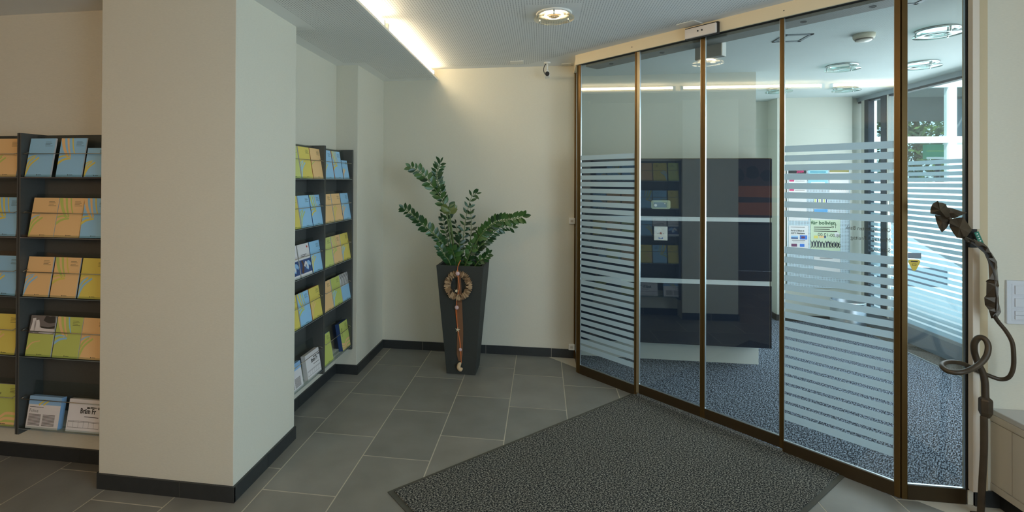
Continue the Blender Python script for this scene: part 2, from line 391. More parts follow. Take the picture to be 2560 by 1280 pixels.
struct('baseboard_inner', bm, M_slate, 'dark baseboard of the inner room', 'baseboard')

# ------------------------------------------------------------------ glass screen
PIT, Z0, GH = .0543, 1.816, .018
def stripes(bm, s0, s1, band, M, y=0.004, ztop=Z0, zbot=.198, t=.0006):
    z = ztop; k = 0; gaps = []
    while True:
        gt = 1.778 - PIT * k; gb = gt - GH; k += 1
        if gt < zbot + .03: break
        if band and 1.225 < gt < 1.42:
            if gt > 1.39: gaps.append((1.397, 1.222))
            continue
        gaps.append((gt, gb))
    for gt, gb in gaps:
        box(bm, s0, s1, y, y + t, gt, z, 0, M); z = gb
    box(bm, s0, s1, y, y + t, zbot, z, 0, M)

def panel(name, label, s0, s1, film, band=False, M=MD, wl=.018, wr=.018, dl=(-.008, .008), mr=0, lip=.0):
    r = bpy.data.objects.new(name, None); COL.objects.link(r); r['kind'] = 'structure'; r['label'] = label; r['category'] = 'glass panel'
    bm = new()
    box(bm, s0, s0 + wl, *dl, 0, 2.59, 0, M); box(bm, s1 - wr, s1, *dl, 0, 2.59, mr, M)
    box(bm, s0 + wl, s1 - wr, -.010, .012, 0, .072, 1, M)
    obj('frame', bm, [M_bronze, M_bronze_dk, M_gasket], r, bevel=.001)
    bm = new(); box(bm, s0 + wl, s1 - wr, -.003, .003, .072, 2.60, 0, M)
    obj('glass_pane', bm, M_glass, r)
    bm = new(); box(bm, s0 + wl, s1 - wr, -.006, .005, .072, .078, 0, M)
    for s in (s0 + wl, s1 - wr - .002): box(bm, s, s + .002, -.005, .005, .078, 2.58, 0, M)
    obj('glazing_bead', bm, M_alu, r)
    if film:
        bm = new(); stripes(bm, s0 + wl + .003, s1 - wr - .002, band, M, y=-.0045); obj('frosted_stripes', bm, M_frost, r)
    return r
panel('window_1', 'fixed glass panel with frosted stripes at the left of the screen', -.008, .553, True, wl=.025, wr=.017)
w2 = panel('window_2', 'wide fixed glass panel with frosted stripes and mirrored opening hours', 1.545, DL, True, True, wl=.006, wr=.024)
# mirrored lettering (reads from the inner side)
bm = new()
def inner_text(s, size, u, z, al='RIGHT', sx=1.0):
    # text plane facing DN: right-hand direction seen from inside is -DD
    T = Matrix.Translation(A + DD * u + DN * .0038 + Vector((0, 0, z))) @ Matrix(((-DD.x, 0, DN.x, 0), (-DD.y, 0, DN.y, 0), (0, 1, 0, 0), (0, 0, 0, 1)))
    text(bm, s, size, T, 0, al, sx=sx)
inner_text('Öffnungszeiten Bank', .030, 2.045, 1.346, 'LEFT', .78); inner_text('Tel.', .028, 1.812, 1.348, 'LEFT', .8)
inner_text('Montag - Freitag', .030, 2.045, 1.294, 'LEFT', .86); inner_text('08.00-12.00', .026, 1.832, 1.298, 'LEFT', .9)
inner_text('Samstag', .030, 2.045, 1.241, 'LEFT', .86); inner_text('09.00', .028, 1.832, 1.244, 'LEFT', .9)
obj('opening_hours_lettering', bm, mat('lettering_grey', srgb(96, 92, 84), .7), w2)
# sliding double door
d1 = bpy.data.objects.new('door_1', None); COL.objects.link(d1); d1['kind'] = 'structure'; d1['label'] = 'clear glass sliding double door in the screen'; d1['category'] = 'sliding door'
for s0, s1, wl, wr, m0 in ((.553, 1.0580, .022, .016, 2), (1.0590, 1.5445, .015, .017, 0)):
    bm = new(); y0, y1 = -.006, .010
    box(bm, s0, s0 + wl, y0, y1, .024, 2.585, m0, MD); box(bm, s1 - wr, s1, y0, y1, .024, 2.585, 0, MD)
    box(bm, s0 + wl, s1 - wr, y0, y1, .024, .090, 1, MD)
    lf = obj('door_leaf', bm, [M_bronze, M_bronze_dk, M_champ], d1, bevel=.001)
    bm = new(); box(bm, s0 + wl, s1 - wr, -.001, .005, .090, 2.585, 0, MD); obj('glass_pane', bm, M_glass, lf)
    bm = new()
    for s in (s0 + wl, s1 - wr - .002): box(bm, s, s + .002, -.005, .009, .090, 2.58, 0, MD)
    box(bm, s0 + wl, s1 - wr, -.005, .009, .089, .094, 0, MD)
    obj('glazing_bead', bm, M_alu, lf)
bm = new(); box(bm, .556, 1.535, -.030, -.022, 0, .006, 0, MD)
struct('trim_1', bm, M_rubber, 'thin threshold strip under the sliding doors', 'threshold')
# short side return and last panel
MR = Matrix(((0, 1, 0, XA), (-1, 0, 0, YB), (0, 0, 1, 0), (0, 0, 0, 1)))   # s runs from back wall towards viewer
panel('window_3', 'narrow glass return between screen and back wall', 0.0, YB - A.y - .01, False, M=MR, wl=.02, wr=.03, dl=(-.02, .004))
ML = Matrix(((1, 0, 0, B.x + .003), (0, 1, 0, YE), (0, 0, 1, 0), (0, 0, 0, 1)))
panel('window_4', 'clear glass end panel beside the white post', 0.0, .291, False, M=ML, wl=.026, wr=.004, mr=2)
# header beam
bm = new()
prism(bm, [(p.x, p.y) for p in (MD @ Vector((-.018, -.035, 0)), MD @ Vector((DL + .02, -.035, 0)), MD @ Vector((DL + .02, .01, 0)), MD @ Vector((-.018, .01, 0)))], 2.576, ZC)
box(bm, XA - .028, XA + .008, A.y - .02, YB, 2.582, ZC); box(bm, B.x + .002, 2.14, YE - .035, YE + .01, 2.582, ZC)
for s in (.529, 1.56):   # fixing screws
    M2 = MD @ Matrix.Translation((s, -.035, 2.612)); box(bm, -.003, .003, -.001, 0, -.003, .003, 1, M2)
struct('trim_3', bm, [M_cream, M_gasket], 'cream header beam above the glass screen', 'beam')
bm = new(); box(bm, .05, DL - .02, .02, .17, 2.556, ZC, 0, MD); box(bm, .045, .05, .02, .17, 2.558, ZC, 1, MD)
box(bm, 0, DL, -.02, .02, 2.575, 2.59, 2, MD)
for s in (.25, .70, 1.62, 1.95):
    M2 = MD @ Matrix.Translation((s, .09, 2.556))
    rings = [(.001, -.001), (.014, -.001), (.016, -.003), (.018, 0)]
    pr = [[bm.verts.new(M2 @ Vector((r_ * math.cos(k * PI / 8), r_ * math.sin(k * PI / 8), z_))) for k in range(16)] for r_, z_ in rings]
    for P_, Q_ in zip(pr, pr[1:]):
        for k in range(16): bm.faces.new((P_[k], P_[(k + 1) % 16], Q_[(k + 1) % 16], Q_[k])).material_index = 3
struct('trim_4', bm, [M_grey_op, M_white, M_gasket, M_black], 'grey door operator housing behind the header', 'housing')

# motion sensor on the beam, and bracket behind
t = thing('motion_sensor', 'white motion sensor box above the sliding doors', 'sensor')
bm = new(); box(bm, .966, 1.179, -.075, -.036, 2.566, 2.632, 0, MD); obj('housing', bm, mat('sensor_white', srgb(226, 214, 204), .4), t, bevel=.006)
bm = new(); box(bm, .963, 1.184, -.060, -.036, 2.562, 2.640, 0, MD); obj('back_plate', bm, M_black, t)
for s in (1.060, 1.088):
    bm = new(); M2 = MD @ Matrix.Translation((s, -.0765, 2.602)) @ Matrix.Rotation(PI / 2, 4, 'X')
    prism(bm, [(.005 * math.cos(k * PI / 6), .005 * math.sin(k * PI / 6)) for k in range(12)], 0, .003, 0, M2); obj('lens', bm, M_black, t)
bm = new(); box(bm, .912, 1.098, .165, .22, 2.470, 2.562, 0, MD); box(bm, 1.098, 1.105, .165, .22, 2.470, 2.565, 1, MD)
tag(obj('control_box', bm, [M_grey_op, M_white]), 'dark grey control box hanging behind the door header', 'control box')

# ------------------------------------------------------------------ outer window wall of the inner room
r = bpy.data.objects.new('window_5', None); COL.objects.link(r); r['kind'] = 'structure'; r['label'] = 'tall outer window wall with frosted stripes'; r['category'] = 'window'
bm = new(); dk = 0
for y0, y1, mi in ((6.29, 6.345, 1), (6.22, 6.29, 0), (5.926, 6.014, 0), (5.895, 5.915, 1), (4.20, 4.28, 0), (3.0, 3.08, 0)):
    box(bm, XW - .03, XW + .03, y0, y1, .17, ZI, mi)
box(bm, XW - .035, XW + .03, 3.0, 6.43, 2.535, ZI, 2); box(bm, XW - .02, XW + .04, 3.0, 6.43, 2.515, 2.537, 0)
box(bm, XW - .02, XW + .03, 2.98, 6.43, .17, .20, 2)
M_dkframe = mat('window_frame_dark', srgb(70, 78, 88), .4)
obj('frame', bm, [M_dkframe, M_white, mat('window_sill_grey', srgb(170, 182, 192), .5)], r)
bm = new(); box(bm, XW - .003, XW + .003, 3.0, 6.40, .2, 2.57); obj('glass_pane', bm, M_winglass, r)
MW = Matrix(((0, 1, 0, XW), (1, 0, 0, 0), (0, 0, 1, 0), (0, 0, 0, 1)))
bm = new()
for a_, b_ in ((3.08, 4.20), (4.28, 5.89), (6.016, 6.218)): stripes(bm, a_, b_, False, MW, y=-.006)
obj('frosted_stripes', bm, M_frost, r)
bm = new(); box(bm, XW - .02, XW + .1, 2.98, 6.45, 0, .17); struct('wall_parapet', bm, mat('parapet_blue_grey', srgb(140, 152, 166), .6), 'blue grey parapet below the outer window', 'wall')
bm = new(); box(bm, XW - .22, XW - .02, 3.0, 6.29, .0, .006); box(bm, XW - .235, XW - .22, 3.0, 6.29, 0, .008, 1)
struct('trim_5', bm, [speckle('duct_grille', srgb(60, 55, 50), srgb(130, 125, 118), 220), M_alu], 'floor duct grille along the outer window', 'grille')
# side window of the front room
r = bpy.data.objects.new('window_6', None); COL.objects.link(r); r['kind'] = 'structure'; r['label'] = 'side window of the front room above the low cabinet'; r['category'] = 'window'
bm = new()
for y in (-1.4, -.13, 1.14): box(bm, XSIDE + .04, XSIDE + .10, y, y + .06, .5, 2.45)
box(bm, XSIDE + .04, XSIDE + .10, -1.4, 1.2, .5, .56); box(bm, XSIDE + .04, XSIDE + .10, -1.4, 1.2, 2.39, 2.45)
obj('frame', bm, M_dkframe, r)
bm = new(); box(bm, XSIDE + .067, XSIDE + .073, -1.38, 1.18, .52, 2.43); obj('glass_pane', bm, M_winglass, r)

r = bpy.data.objects.new('window_added', None); COL.objects.link(r); r['kind'] = 'structure'; r['label'] = 'added window in the wall behind the viewpoint'; r['category'] = 'window'  # unseen rear window, added to go with the cool fill
bm = new(); box(bm, .25, 2.35, -4.08, -4.02, .9, .95); box(bm, .25, 2.35, -4.08, -4.02, 2.35, 2.4)
for x in (.25, 1.275, 2.30): box(bm, x, x + .05, -4.08, -4.02, .95, 2.35)
obj('frame', bm, M_dkframe, r)
bm = new(); box(bm, .28, 2.32, -4.053, -4.047, .92, 2.38); obj('glass_pane', bm, M_winglass, r)

# ------------------------------------------------------------------ lamps
tubeM = emis('tube_glow', (1.0, .82, .54, 1), 32)
for k in range(5):
    y1 = 4.60 - k * 1.49; y0 = y1 - 1.44
    t = thing('cove_lamp', ['', ''][0] or 'fluorescent tube hidden in the ceiling cove, %s from the back wall' % ('first', 'second', 'third', 'fourth', 'fifth')[k], 'lamp', group='cove tubes along the ceiling step')
    bm = new(); tube(bm, [(XC - .032, y0 + .03, 2.612), (XC - .032, y1 - .03, 2.612)], .013, 12); obj('tube', bm, tubeM, t)
    bm = new(); box(bm, XC - .055, XC - .012, y0, y1, 2.563, 2.580); box(bm, XC - .047, XC - .017, y0, y0 + .03, 2.58, 2.628); box(bm, XC - .047, XC - .017, y1 - .03, y1, 2.58, 2.628); obj('batten', bm, M_white, t)

discM = glass_mat('lamp_glass', (.82, .95, .93, 1), 1.7)
def ring_lamp(x, y, label, lit, sc=1.0):
    t = thing('ceiling_lamp', label, 'lamp', (x, y, ZC if lit else ZI), group=None if lit else 'unlit round ceiling lamps in the inner room')
    bm = new(); lathe(bm, [(.075, 0), (.108, 0), (.112, -.004), (.108, -.010), (.098, -.012), (.078, -.006), (.075, 0)]); obj('trim_ring', bm, M_white if lit else M_lbox, t)
    bm = new(); lathe(bm, [(.001, -.002), (.078, -.004)]); lathe(bm, [(.078, -.004), (.078, .0)])
    obj('reflector', bm, emis('lamp_glow', (1, .86, .60, 1), 2.2) if lit else M_lbox, t)
    if lit:
        bm = new(); lathe(bm, [(.001, -.008), (.03, -.010), (.034, -.022), (.020, -.030), (.001, -.030)]); obj('bulb_cap', bm, mat('lamp_cap', srgb(150, 120, 90), .4, metal=.5), t)
        bm = new(); tube(bm, [(.055 * math.cos(k * PI / 10), .055 * math.sin(k * PI / 10), -.014) for k in range(20)], .007, 8, closed=True); obj('bulb', bm, emis('bulb_glow', (1, .84, .58, 1), 38), t)
    bm = new(); lathe(bm, [(.030, -.032), (.125, -.032), (.126, -.035), (.125, -.038), (.030, -.038), (.030, -.032)], 40); obj('glass_disc', bm, discM if not lit else glass_mat('lamp_disc', (1, .96, .86, 1), 1.5), t)
    for k in range(3):
        a = k * 2 * PI / 3 + .5; bm = new(); tube(bm, [(.105 * math.cos(a), .105 * math.sin(a), -.006), (.105 * math.cos(a), .105 * math.sin(a), -.042)], .005, 8); obj('spacer', bm, M_lbox, t)
ring_lamp(.070, 3.200, 'lit round ceiling lamp with glass disc in the front room', True)
for x, y, lb in ((2.49, 3.60, 'unlit round glass lamp nearest to the white post'), (2.474, 4.60, 'unlit round glass lamp behind the smoke detector'), (3.056, 4.584, 'unlit round glass lamp above the outer window edge'), (3.08, 5.66, 'unlit round glass lamp near the poster wall corner'), (2.44, 5.66, 'unlit round glass lamp farthest back, left one of the last pair')):
    ring_lamp(x, y, lb, False)
t = thing('smoke_detector', 'white domed smoke detector on the inner room ceiling', 'smoke detector', (2.098, 3.66, ZI))
bm = new(); lathe(bm, [(.001, -.0), (.062, 0), (.060, -.022), (.054, -.032), (.001, -.032)]); obj('base', bm, mat('detector_cream', srgb(215, 208, 186), .5), t)
bm = new(); lathe(bm, [(.047, -.032), (.045, -.040), (.038, -.046), (.001, -.049)]); obj('sensor_head', bm, M_white, t)
bm = new(); lathe(bm, [(.050, -.031), (.0485, -.040), (.046, -.040)]); obj('air_slot', bm, mat('slot_brown', srgb(110, 100, 85), .6), t)
# square ceiling vents
def vent(cx_, cy_, h, rot, label):
    t = thing('ceiling_vent', label, 'vent', (cx_, cy_, ZI), rot)
    bm = new()
    for a_, b_, c_, d_ in ((-h, h, -h, -h + .02), (-h, h, h - .02, h), (-h, -h + .02, -h, h), (h - .02, h, -h, h)): box(bm, a_, b_, c_, d_, -.006, 0)
    obj('frame', bm, mat('vent_grey', srgb(120, 130, 136), .5), t)
    bm = new(); box(bm, -h + .03, h - .03, -h + .03, h - .03, -.004, 0); obj('plate', bm, M_ceilin, t)
vent(1.673, 3.685, .091, 0, 'square grey framed ceiling vent behind the sliding door')
vent(1.935, 2.985, .085, 0, 'square ceiling vent at the top of the end panel')
bm = new(); M2 = Matrix.Translation((.975, 3.54, ZC)) @ Matrix.Rotation(PI / 4, 4, 'Z'); box(bm, -.063, .063, -.063, .063, -.005, 0, 0, M2)
tag(obj('ceiling_plate', bm, M_white, bevel=.002), 'small square cover plate on the ceiling above the motion sensor', 'cover plate')
bm = new(); box(bm, -.283, -.165, 4.42, 4.52, ZC - .006, ZC)
tag(obj('ceiling_plate', bm, M_white, bevel=.002), 'small cream cover plate on the ceiling left of the camera', 'cover plate')
bm = new(); box(bm, .17, .255, 4.575, 4.655, ZC - .006, ZC)
tag(obj('ceiling_plate', bm, M_white, bevel=.002), 'small cover plate in the ceiling corner by the header beam', 'cover plate')

# security camera
t = thing('security_camera', 'small white security camera on a ceiling stem near the back wall', 'camera', (.041, 4.52, ZC))
bm = new(); lathe(bm, [(.001, 0), (.030, 0), (.028, -.010), (.001, -.012)], 20); obj('mount', bm, M_white, t)
bm = new(); tube(bm, [(0, 0, -.01), (0, 0, -.07)], .008, 10); tube(bm, [(0, 0, -.07), (0, -.01, -.095)], .006, 8); ell(bm, (0, 0, -.075), (.012, .012, .012)); obj('stem', bm, M_white, t)
bm = new(); box(bm, -.022, .022, -.06, .05, -.135, -.095); obj('housing', bm, M_white, t, bevel=.006)
bm = new(); tube(bm, [(0, -.075, -.115), (0, -.055, -.115)], .019, 20); obj('lens', bm, M_black, t)
bm = new(); tube(bm, spline([(-.012, 0, -.012), (-.028, .005, -.04), (-.03, .01, -.075), (-.015, .04, -.11)], 5), .0035, 6); obj('cable', bm, M_black, t)
# small wall sockets by the screen
for z, lb in ((1.243, 'small white intercom switch on the back wall at hand height'), (.103, 'small white socket low on the back wall above the baseboard')):
    t = thing('wall_socket', lb, 'switch', (.268, YB, z))
    bm = new(); box(bm, -.027, .027, -.028, 0, -.027, .027); obj('housing', bm, M_white, t, bevel=.004)
    bm = new(); box(bm, -.012, .012, -.031, -.028, -.010, .010); obj('button', bm, mat('button_grey', srgb(190, 182, 170), .5), t, bevel=.001)

# ------------------------------------------------------------------ brochure racks
COLS = {'blue': srgb(156, 204, 236), 'orange': srgb(244, 200, 140), 'yellow': srgb(230, 210, 104), 'green': srgb(200, 208, 110), 'lime': srgb(210, 216, 128)}
MC = {k: mat('print_' + k, v, .45) for k, v in COLS.items()}
MC['white'] = mat('print_white', srgb(232, 226, 224), .5); MC['grey'] = mat('print_grey', srgb(120, 112, 108), .6); MC['brown'] = mat('print_brown', srgb(92, 66, 52), .6)
MC['rust'] = mat('print_rust', srgb(196, 120, 66), .5); MC['dblue'] = mat('print_dark_blue', srgb(52, 78, 128), .5); MC['red'] = mat('print_red', srgb(200, 60, 40), .5); MC['lightblue'] = mat('print_light_blue', srgb(150, 190, 228), .5)
order = list(MC); mats_all = [MC[k] for k in order] + [M_paper, M_ink]
IX = {k: i for i, k in enumerate(order)}; IP = len(order); II = IP + 1
def band(bm, pts, w0, w1, mi, y, W_, H_):
    """curved printed band, clipped to the cover"""
    P = spline([(p[0] * W_, 0, p[1] * H_) for p in pts], 5); n = len(P)
    L = []
    for i, p in enumerate(P):
        t = (P[min(i + 1, n - 1)] - P[max(i - 1, 0)]).normalized(); nn = Vector((-t.z, 0, t.x)); w = (w0 + (w1 - w0) * i / (n - 1)) / 2
        L.append((p + nn * w, p - nn * w))
    cl = lambda v: (min(max(v.x, 0.0005), W_ - .0005), y, min(max(v.z, .0005), H_ - .0005))
    for (a, b), (c, d) in zip(L, L[1:]):
        q = [cl(a), cl(b), cl(d), cl(c)]
        if len({(round(v[0], 5), round(v[2], 5)) for v in q}) < 3: continue
        try: bm.faces.new([bm.verts.new(v) for v in q]).material_index = mi
        except ValueError: pass
def brochure_mesh(base, style, c1, c2, thick, W_=.158, H_=.214, edge=None):
    bm = new(); y = -.0004
    box(bm, 0, W_, 0, thick, 0, H_, IP if edge is None else IX[edge])
    box(bm, 0, W_, y + .0001, 0, 0, H_, IX[base])
    y -= .0002
    if style == 'low':
        band(bm, [(-.05, .18), (.10, .40), (.30, .52)], .012, .008, IX[c1], y, W_, H_); band(bm, [(-.02, .0), (.14, .30), (.46, .50)], .014, .009, IX[c1], y, W_, H_)
        band(bm, [(.0, .45), (.15, .52), (.34, .56)], .007, .004, IX[c2], y - .0001, W_, H_)
    if style == 'high':
        band(bm, [(.05, 1.02), (.16, .75), (.36, .50)], .022, .012, IX[c1], y, W_, H_); band(bm, [(.26, 1.02), (.34, .75), (.46, .52)], .014, .008, IX[c1], y, W_, H_)
        band(bm, [(.44, 1.02), (.50, .8), (.60, .60)], .009, .006, IX[c2], y, W_, H_)
        band(bm, [(-.03, .33), (.2, .44), (.48, .48)], .015, .009, IX[c2], y - .0001, W_, H_)
        band(bm, [(0, .50), (.2, .54), (.42, .52)], .009, .005, IX[c2], y - .0001, W_, H_)
    if style == 'young':
        for k in range(3): band(bm, [(-.02, .28 - .11 * k), (.35, .20 - .08 * k), (.6, .30 - .12 * k), (1.02, .30 - .12 * k)], .014, .014, IX[c1], y, W_, H_)
        text(bm, 'Young', .026, Matrix.Translation((.038, y, .105)) @ Matrix.Rotation(PI / 2, 4, 'X') @ Matrix.Rotation(PI / 2, 4, 'Z'), II)
    if style in ('photo', 'zebra'):
        quad(bm, [(0, y, H_ * .55), (W_, y, H_ * .55), (W_, y, H_), (0, y, H_)], IX['grey' if style == 'photo' else 'white'])
        rr = random.Random(hash(base) % 97 + len(style))
        if style == 'zebra':
            for k in range(7): band(bm, [(.03 + k * .14, 1.0), (.12 + k * .13, .8), (.02 + k * .15, .56)], .011, .006, II, y - .0002, W_, H_)
        else:
            band(bm, [(.30, .58), (.28, .78), (.25, .88)], .040, .028, IX['white'], y - .0001, W_, H_)
            band(bm, [(.12, .58), (.16, .80), (.14, .93)], .030, .020, IX['white'], y - .0001, W_, H_)
            band(bm, [(.55, .95), (.75, .90), (.97, .93)], .030, .040, II, y - .0002, W_, H_)
            band(bm, [(.45, .72), (.75, .70), (1.0, .74)], .008, .010, II, y - .0002, W_, H_)
            band(bm, [(.40, .64), (.75, .62), (1.0, .63)], .030, .020, IX['white'], y - .0001, W_, H_)
        band(bm, [(.02, .16), (.2, .32), (.5, .38)], .009, .004, IX[c1], y, W_, H_)
    if style == 'flyer':
        quad(bm, [(0, y, H_ * .10), (W_, y, H_ * .10), (W_, y, H_ * .52), (0, y, H_ * .52)], IX['dblue'])
        ov = [(.0, .12), (.3, .34), (.5, .15)]
        band(bm, [(.15, .12), (.3, .34), (.2, .50)], .030, .018, IX['brown'], y - .0001, W_, H_); band(bm, [(.6, .2), (.75, .4), (.95, .3)], .035, .02, IX['lightblue'], y - .0001, W_, H_)
        band(bm, [(.4, .3), (.55, .42), (.7, .22)], .02, .014, IX['white'], y - .0002, W_, H_)
        quad(bm, [(W_ * .78, y, H_ * .86), (W_ * .88, y, H_ * .86), (W_ * .88, y, H_ * .92), (W_ * .78, y, H_ * .92)], IX['red'])
        for k, w in enumerate((.5, .36)): quad(bm, [(W_ * .2, y, H_ * (.66 - .05 * k)), (W_ * (.2 + w), y, H_ * (.66 - .05 * k)), (W_ * (.2 + w), y, H_ * (.675 - .05 * k)), (W_ * .2, y, H_ * (.675 - .05 * k))], II)
    if style == 'journal':
        quad(bm, [(0, y, H_ * .74), (W_, y, H_ * .74), (W_, y, H_), (0, y, H_)], IX['lightblue'])
        band(bm, [(.32, .73), (.44, .84), (.5, .9)], .010, .007, IX['yellow'], y - .0002, W_, H_); band(bm, [(.46, .73), (.56, .82), (.62, .86)], .010, .006, IX['yellow'], y - .0002, W_, H_)
        quad(bm, [(W_ * .05, y, H_ * .655), (W_ * .48, y, H_ * .655), (W_ * .48, y, H_ * .67), (W_ * .05, y, H_ * .67)], II)
        text(bm, 'Fokus', .024, Matrix.Translation((W_ * .05, y - .0002, H_ * .50)) @ Matrix.Rotation(PI / 2, 4, 'X'), IX['grey'])
        for c in range(2):
            for k in range(10):
                z = H_ * (.42 - .036 * k); x = W_ * (.05 + .44 * c)
                quad(bm, [(x, y, z), (x + W_ * .38, y, z), (x + W_ * .38, y, z + .0035), (x, y, z + .0035)], IX['grey'])
    if style == 'news':
        for x, z, w, h in ((.55, .72, .10, .05), (.66, .74, .20, .03), (.88, .71, .10, .06)): quad(bm, [(W_ * x, y, H_ * z), (W_ * (x + w), y, H_ * (z + .02)), (W_ * (x + w), y, H_ * (z + h)), (W_ * x, y, H_ * (z + h + .02))], II)
        text(bm, 'Bräm Fr', .036, Matrix.Translation((W_ * .36, y - .0002, H_ * .58)) @ Matrix.Rotation(PI / 2, 4, 'X'), II, bold=.0012, sx=.8)
        quad(bm, [(W_ * .5, y, H_ * .47), (W_ * .92, y, H_ * .46), (W_ * .92, y, H_ * .48), (W_ * .5, y, H_ * .49)], II)
        for z in (.13, .30, .33): quad(bm, [(W_ * .04, y, H_ * z), (W_ * .96, y, H_ * z), (W_ * .96, y, H_ * z + .0018), (W_ * .04, y, H_ * z + .0018)], IX['grey'])
        for k in range(7): x = W_ * (.04 + .1533 * k); quad(bm, [(x, y, H_ * .13), (x + .0012, y, H_ * .13), (x + .0012, y, H_ * .33), (x, y, H_ * .33)], IX['grey'])
    if style in ('low', 'high', 'plain', 'young'):
        for k, w in enumerate((.22, .26, .20, .30)):
            z = H_ * (.90 - .035 * k); quad(bm, [(W_ * .62, y - .0003, z), (W_ * (.62 + w), y - .0003, z), (W_ * (.62 + w), y - .0003, z + .0016), (W_ * .62, y - .0003, z + .0016)], II)
    if style not in ('journal', 'news', 'flyer'):
        a = (W_ * .46, H_ * .05); quad(bm, [(a[0], y - .0003, a[1] - .004), (a[0] + .006, y - .0003, a[1]), (a[0], y - .0003, a[1] + .004)], II)
        quad(bm, [(a[0] + .008, y - .0003, a[1] - .001), (a[0] + .03, y - .0003, a[1] - .001), (a[0] + .03, y - .0003, a[1] + .001), (a[0] + .008, y - .0003, a[1] + .001)], II)
    me = bpy.data.meshes.new('brochure'); bmesh.ops.recalc_face_normals(bm, faces=[f for f in bm.faces if len(f.verts) == 4 and f.material_index == -1] or bm.faces)
    bm.to_mesh(me); bm.free()
    for m in mats_all: me.materials.append(m)
    return me
cache = {}
SH = [1.613, 1.287, .963, .640, .250]; RODZ = [1.738, 1.418, 1.097, .778, .409]
LEAN = math.atan2(.036, .212)
def rack(name, label, origin, rz, bays, xs, total):
    """xs: x of the vertical panels (local), bays: list of rows of brochures"""
    t = thing(name, label, 'brochure rack', (*origin, 0), rz)
    D = .153
    for x in xs:
        bm = new(); box(bm, x - .012, x + .012, 0, D, .213, 1.852); box(bm, x - .002, x + .002, -.0008, 0, .213, 1.852, 1); obj('side_panel', bm, [M_rack, M_black], t, bevel=.0015)
    for b in range(len(xs) - 1):
        xa, xb = xs[b] + .012, xs[b + 1] - .012
        bm = new(); box(bm, xa, xb, D - .018, D, .295, 1.850); obj('back_panel', bm, M_rack, t)
        for z, rz_ in zip(SH, RODZ):
            bm = new(); box(bm, xa, xb, 0.004, .060, z - .005, z - .001); box(bm, xa, xb, .001, .004, z - .006, z + .012)
            M2 = Matrix.Translation((0, .036, z)) @ Matrix.Rotation(-LEAN, 4, 'X'); box(bm, xa + .02, xb - .02, 0, .003, 0, .235, 0, M2)
            sh = obj('acrylic_shelf', bm, M_acryl, t)
            bm = new(); box(bm, xa, xb, -.0005, .001, z - .006, z - .003); obj('shelf_edge', bm, M_alu, sh)
            bm = new(); tube(bm, [(xa + .015, -.001, rz_), (xb - .015, -.001, rz_)], .0022, 8)
            tube(bm, [(xa + .017, -.001, rz_), (xa + .017, .03, rz_ + .01)], .002, 6); tube(bm, [(xb - .017, -.001, rz_), (xb - .017, .03, rz_ + .01)], .002, 6)
            obj('steel_rod', bm, M_rod, t)
    R = Matrix.Translation((*origin, 0)) @ Matrix.Rotation(rz, 4, 'Z')
    rows = ('top', 'second', 'third', 'fourth', 'bottom')
    for (bx, bl, content) in bays:
        for ri, row in enumerate(content):
            for item in row:
                x, base, style, c1, c2, th, desc, slot = item[:8]; kw = item[8] if len(item) > 8 else {}
                key = (base, style, c1, c2, th, tuple(sorted(kw.items())))
                if key not in cache: cache[key] = brochure_mesh(base, style, c1, c2, th, **kw)
                nm = {'journal': 'magazine', 'news': 'newspaper'}.get(style, 'brochure')
                o = bpy.data.objects.new(nm, cache[key]); COL.objects.link(o)
                o.matrix_world = R @ Matrix.Translation((bx + x, .0065 if True else 0, SH[ri] + .0008)) @ Matrix.Rotation(-LEAN, 4, 'X')
                tag(o, f'{desc} {nm}, {slot} {rows[ri]} shelf of {bl}', nm, f'{nm}s in the wall racks' if nm == 'brochure' else None)
    return t
# content: (x, base, style, colour 1, colour 2, thickness, description, slot)
def B3(a, b, c, xs=(.014, .186, .354)):
    return [(xs[i],) + tuple(v[:6]) + (('left on', 'middle of', 'right on')[i],) + tuple(v[6:]) for i, v in enumerate((a, b, c)) if v]
L1 = [B3(('blue', 'low', 'yellow', 'yellow', .010, 'light blue'), ('blue', 'high', 'orange', 'yellow', .006, 'blue, orange banded'), ('blue', 'low', 'yellow', 'yellow', .004, 'short blue', dict(H_=.158, W_=.125)), (.028, .222, .395)),
      B3(('orange', 'low', 'green', 'blue', .006, 'orange, green swoosh'), ('orange', 'high', 'green', 'green', .005, 'orange, green bands'), ('blue', 'high', 'orange', 'yellow', .005, 'blue, orange bands'), (.052, .214, .366)),
      B3(('orange', 'low', 'blue', 'blue', .006, 'orange, blue swoosh'), ('orange', 'high', 'green', 'yellow', .005, 'orange, pale green bands'), ('yellow', 'low', 'blue', 'orange', .004, 'yellow, blue swoosh'), (.022, .192, .362)),
      B3(('green', 'photo', 'orange', 'orange', .006, 'green photo'), ('green', 'high', 'orange', 'blue', .006, 'green, orange and blue banded'), ('orange', 'low', 'green', 'blue', .006, 'plain orange'), (.040, .208, .370)),
      [(.045, 'white', 'journal', 'blue', 'blue', .030, 'blue headed white', 'left on', dict(W_=.200, H_=.165, edge='lightblue')), (.295, 'white', 'news', 'blue', 'blue', .022, 'black and white', 'right on', dict(W_=.205, H_=.165))]]
L0 = [B3(None, None, ('orange', 'low', 'green', 'green', .005, 'amber')), B3(None, None, ('blue', 'high', 'yellow', 'yellow', .005, 'blue, yellow banded')),
      B3(None, None, ('blue', 'low', 'yellow', 'orange', .005, 'pale blue')), B3(None, None, ('yellow', 'low', 'orange', 'orange', .005, 'yellow')),
      B3(None, None, ('green', 'young', 'orange', 'orange', .010, 'green, orange waved'))]
rack('brochure_rack', 'charcoal wall rack of brochures left of the pillar', (-2.820, 2.353), 0,
     [(.0, 'near left rack', L1), (-.540, 'rack bay cut by left edge', L0)], [-.54, 0, .54], 2)
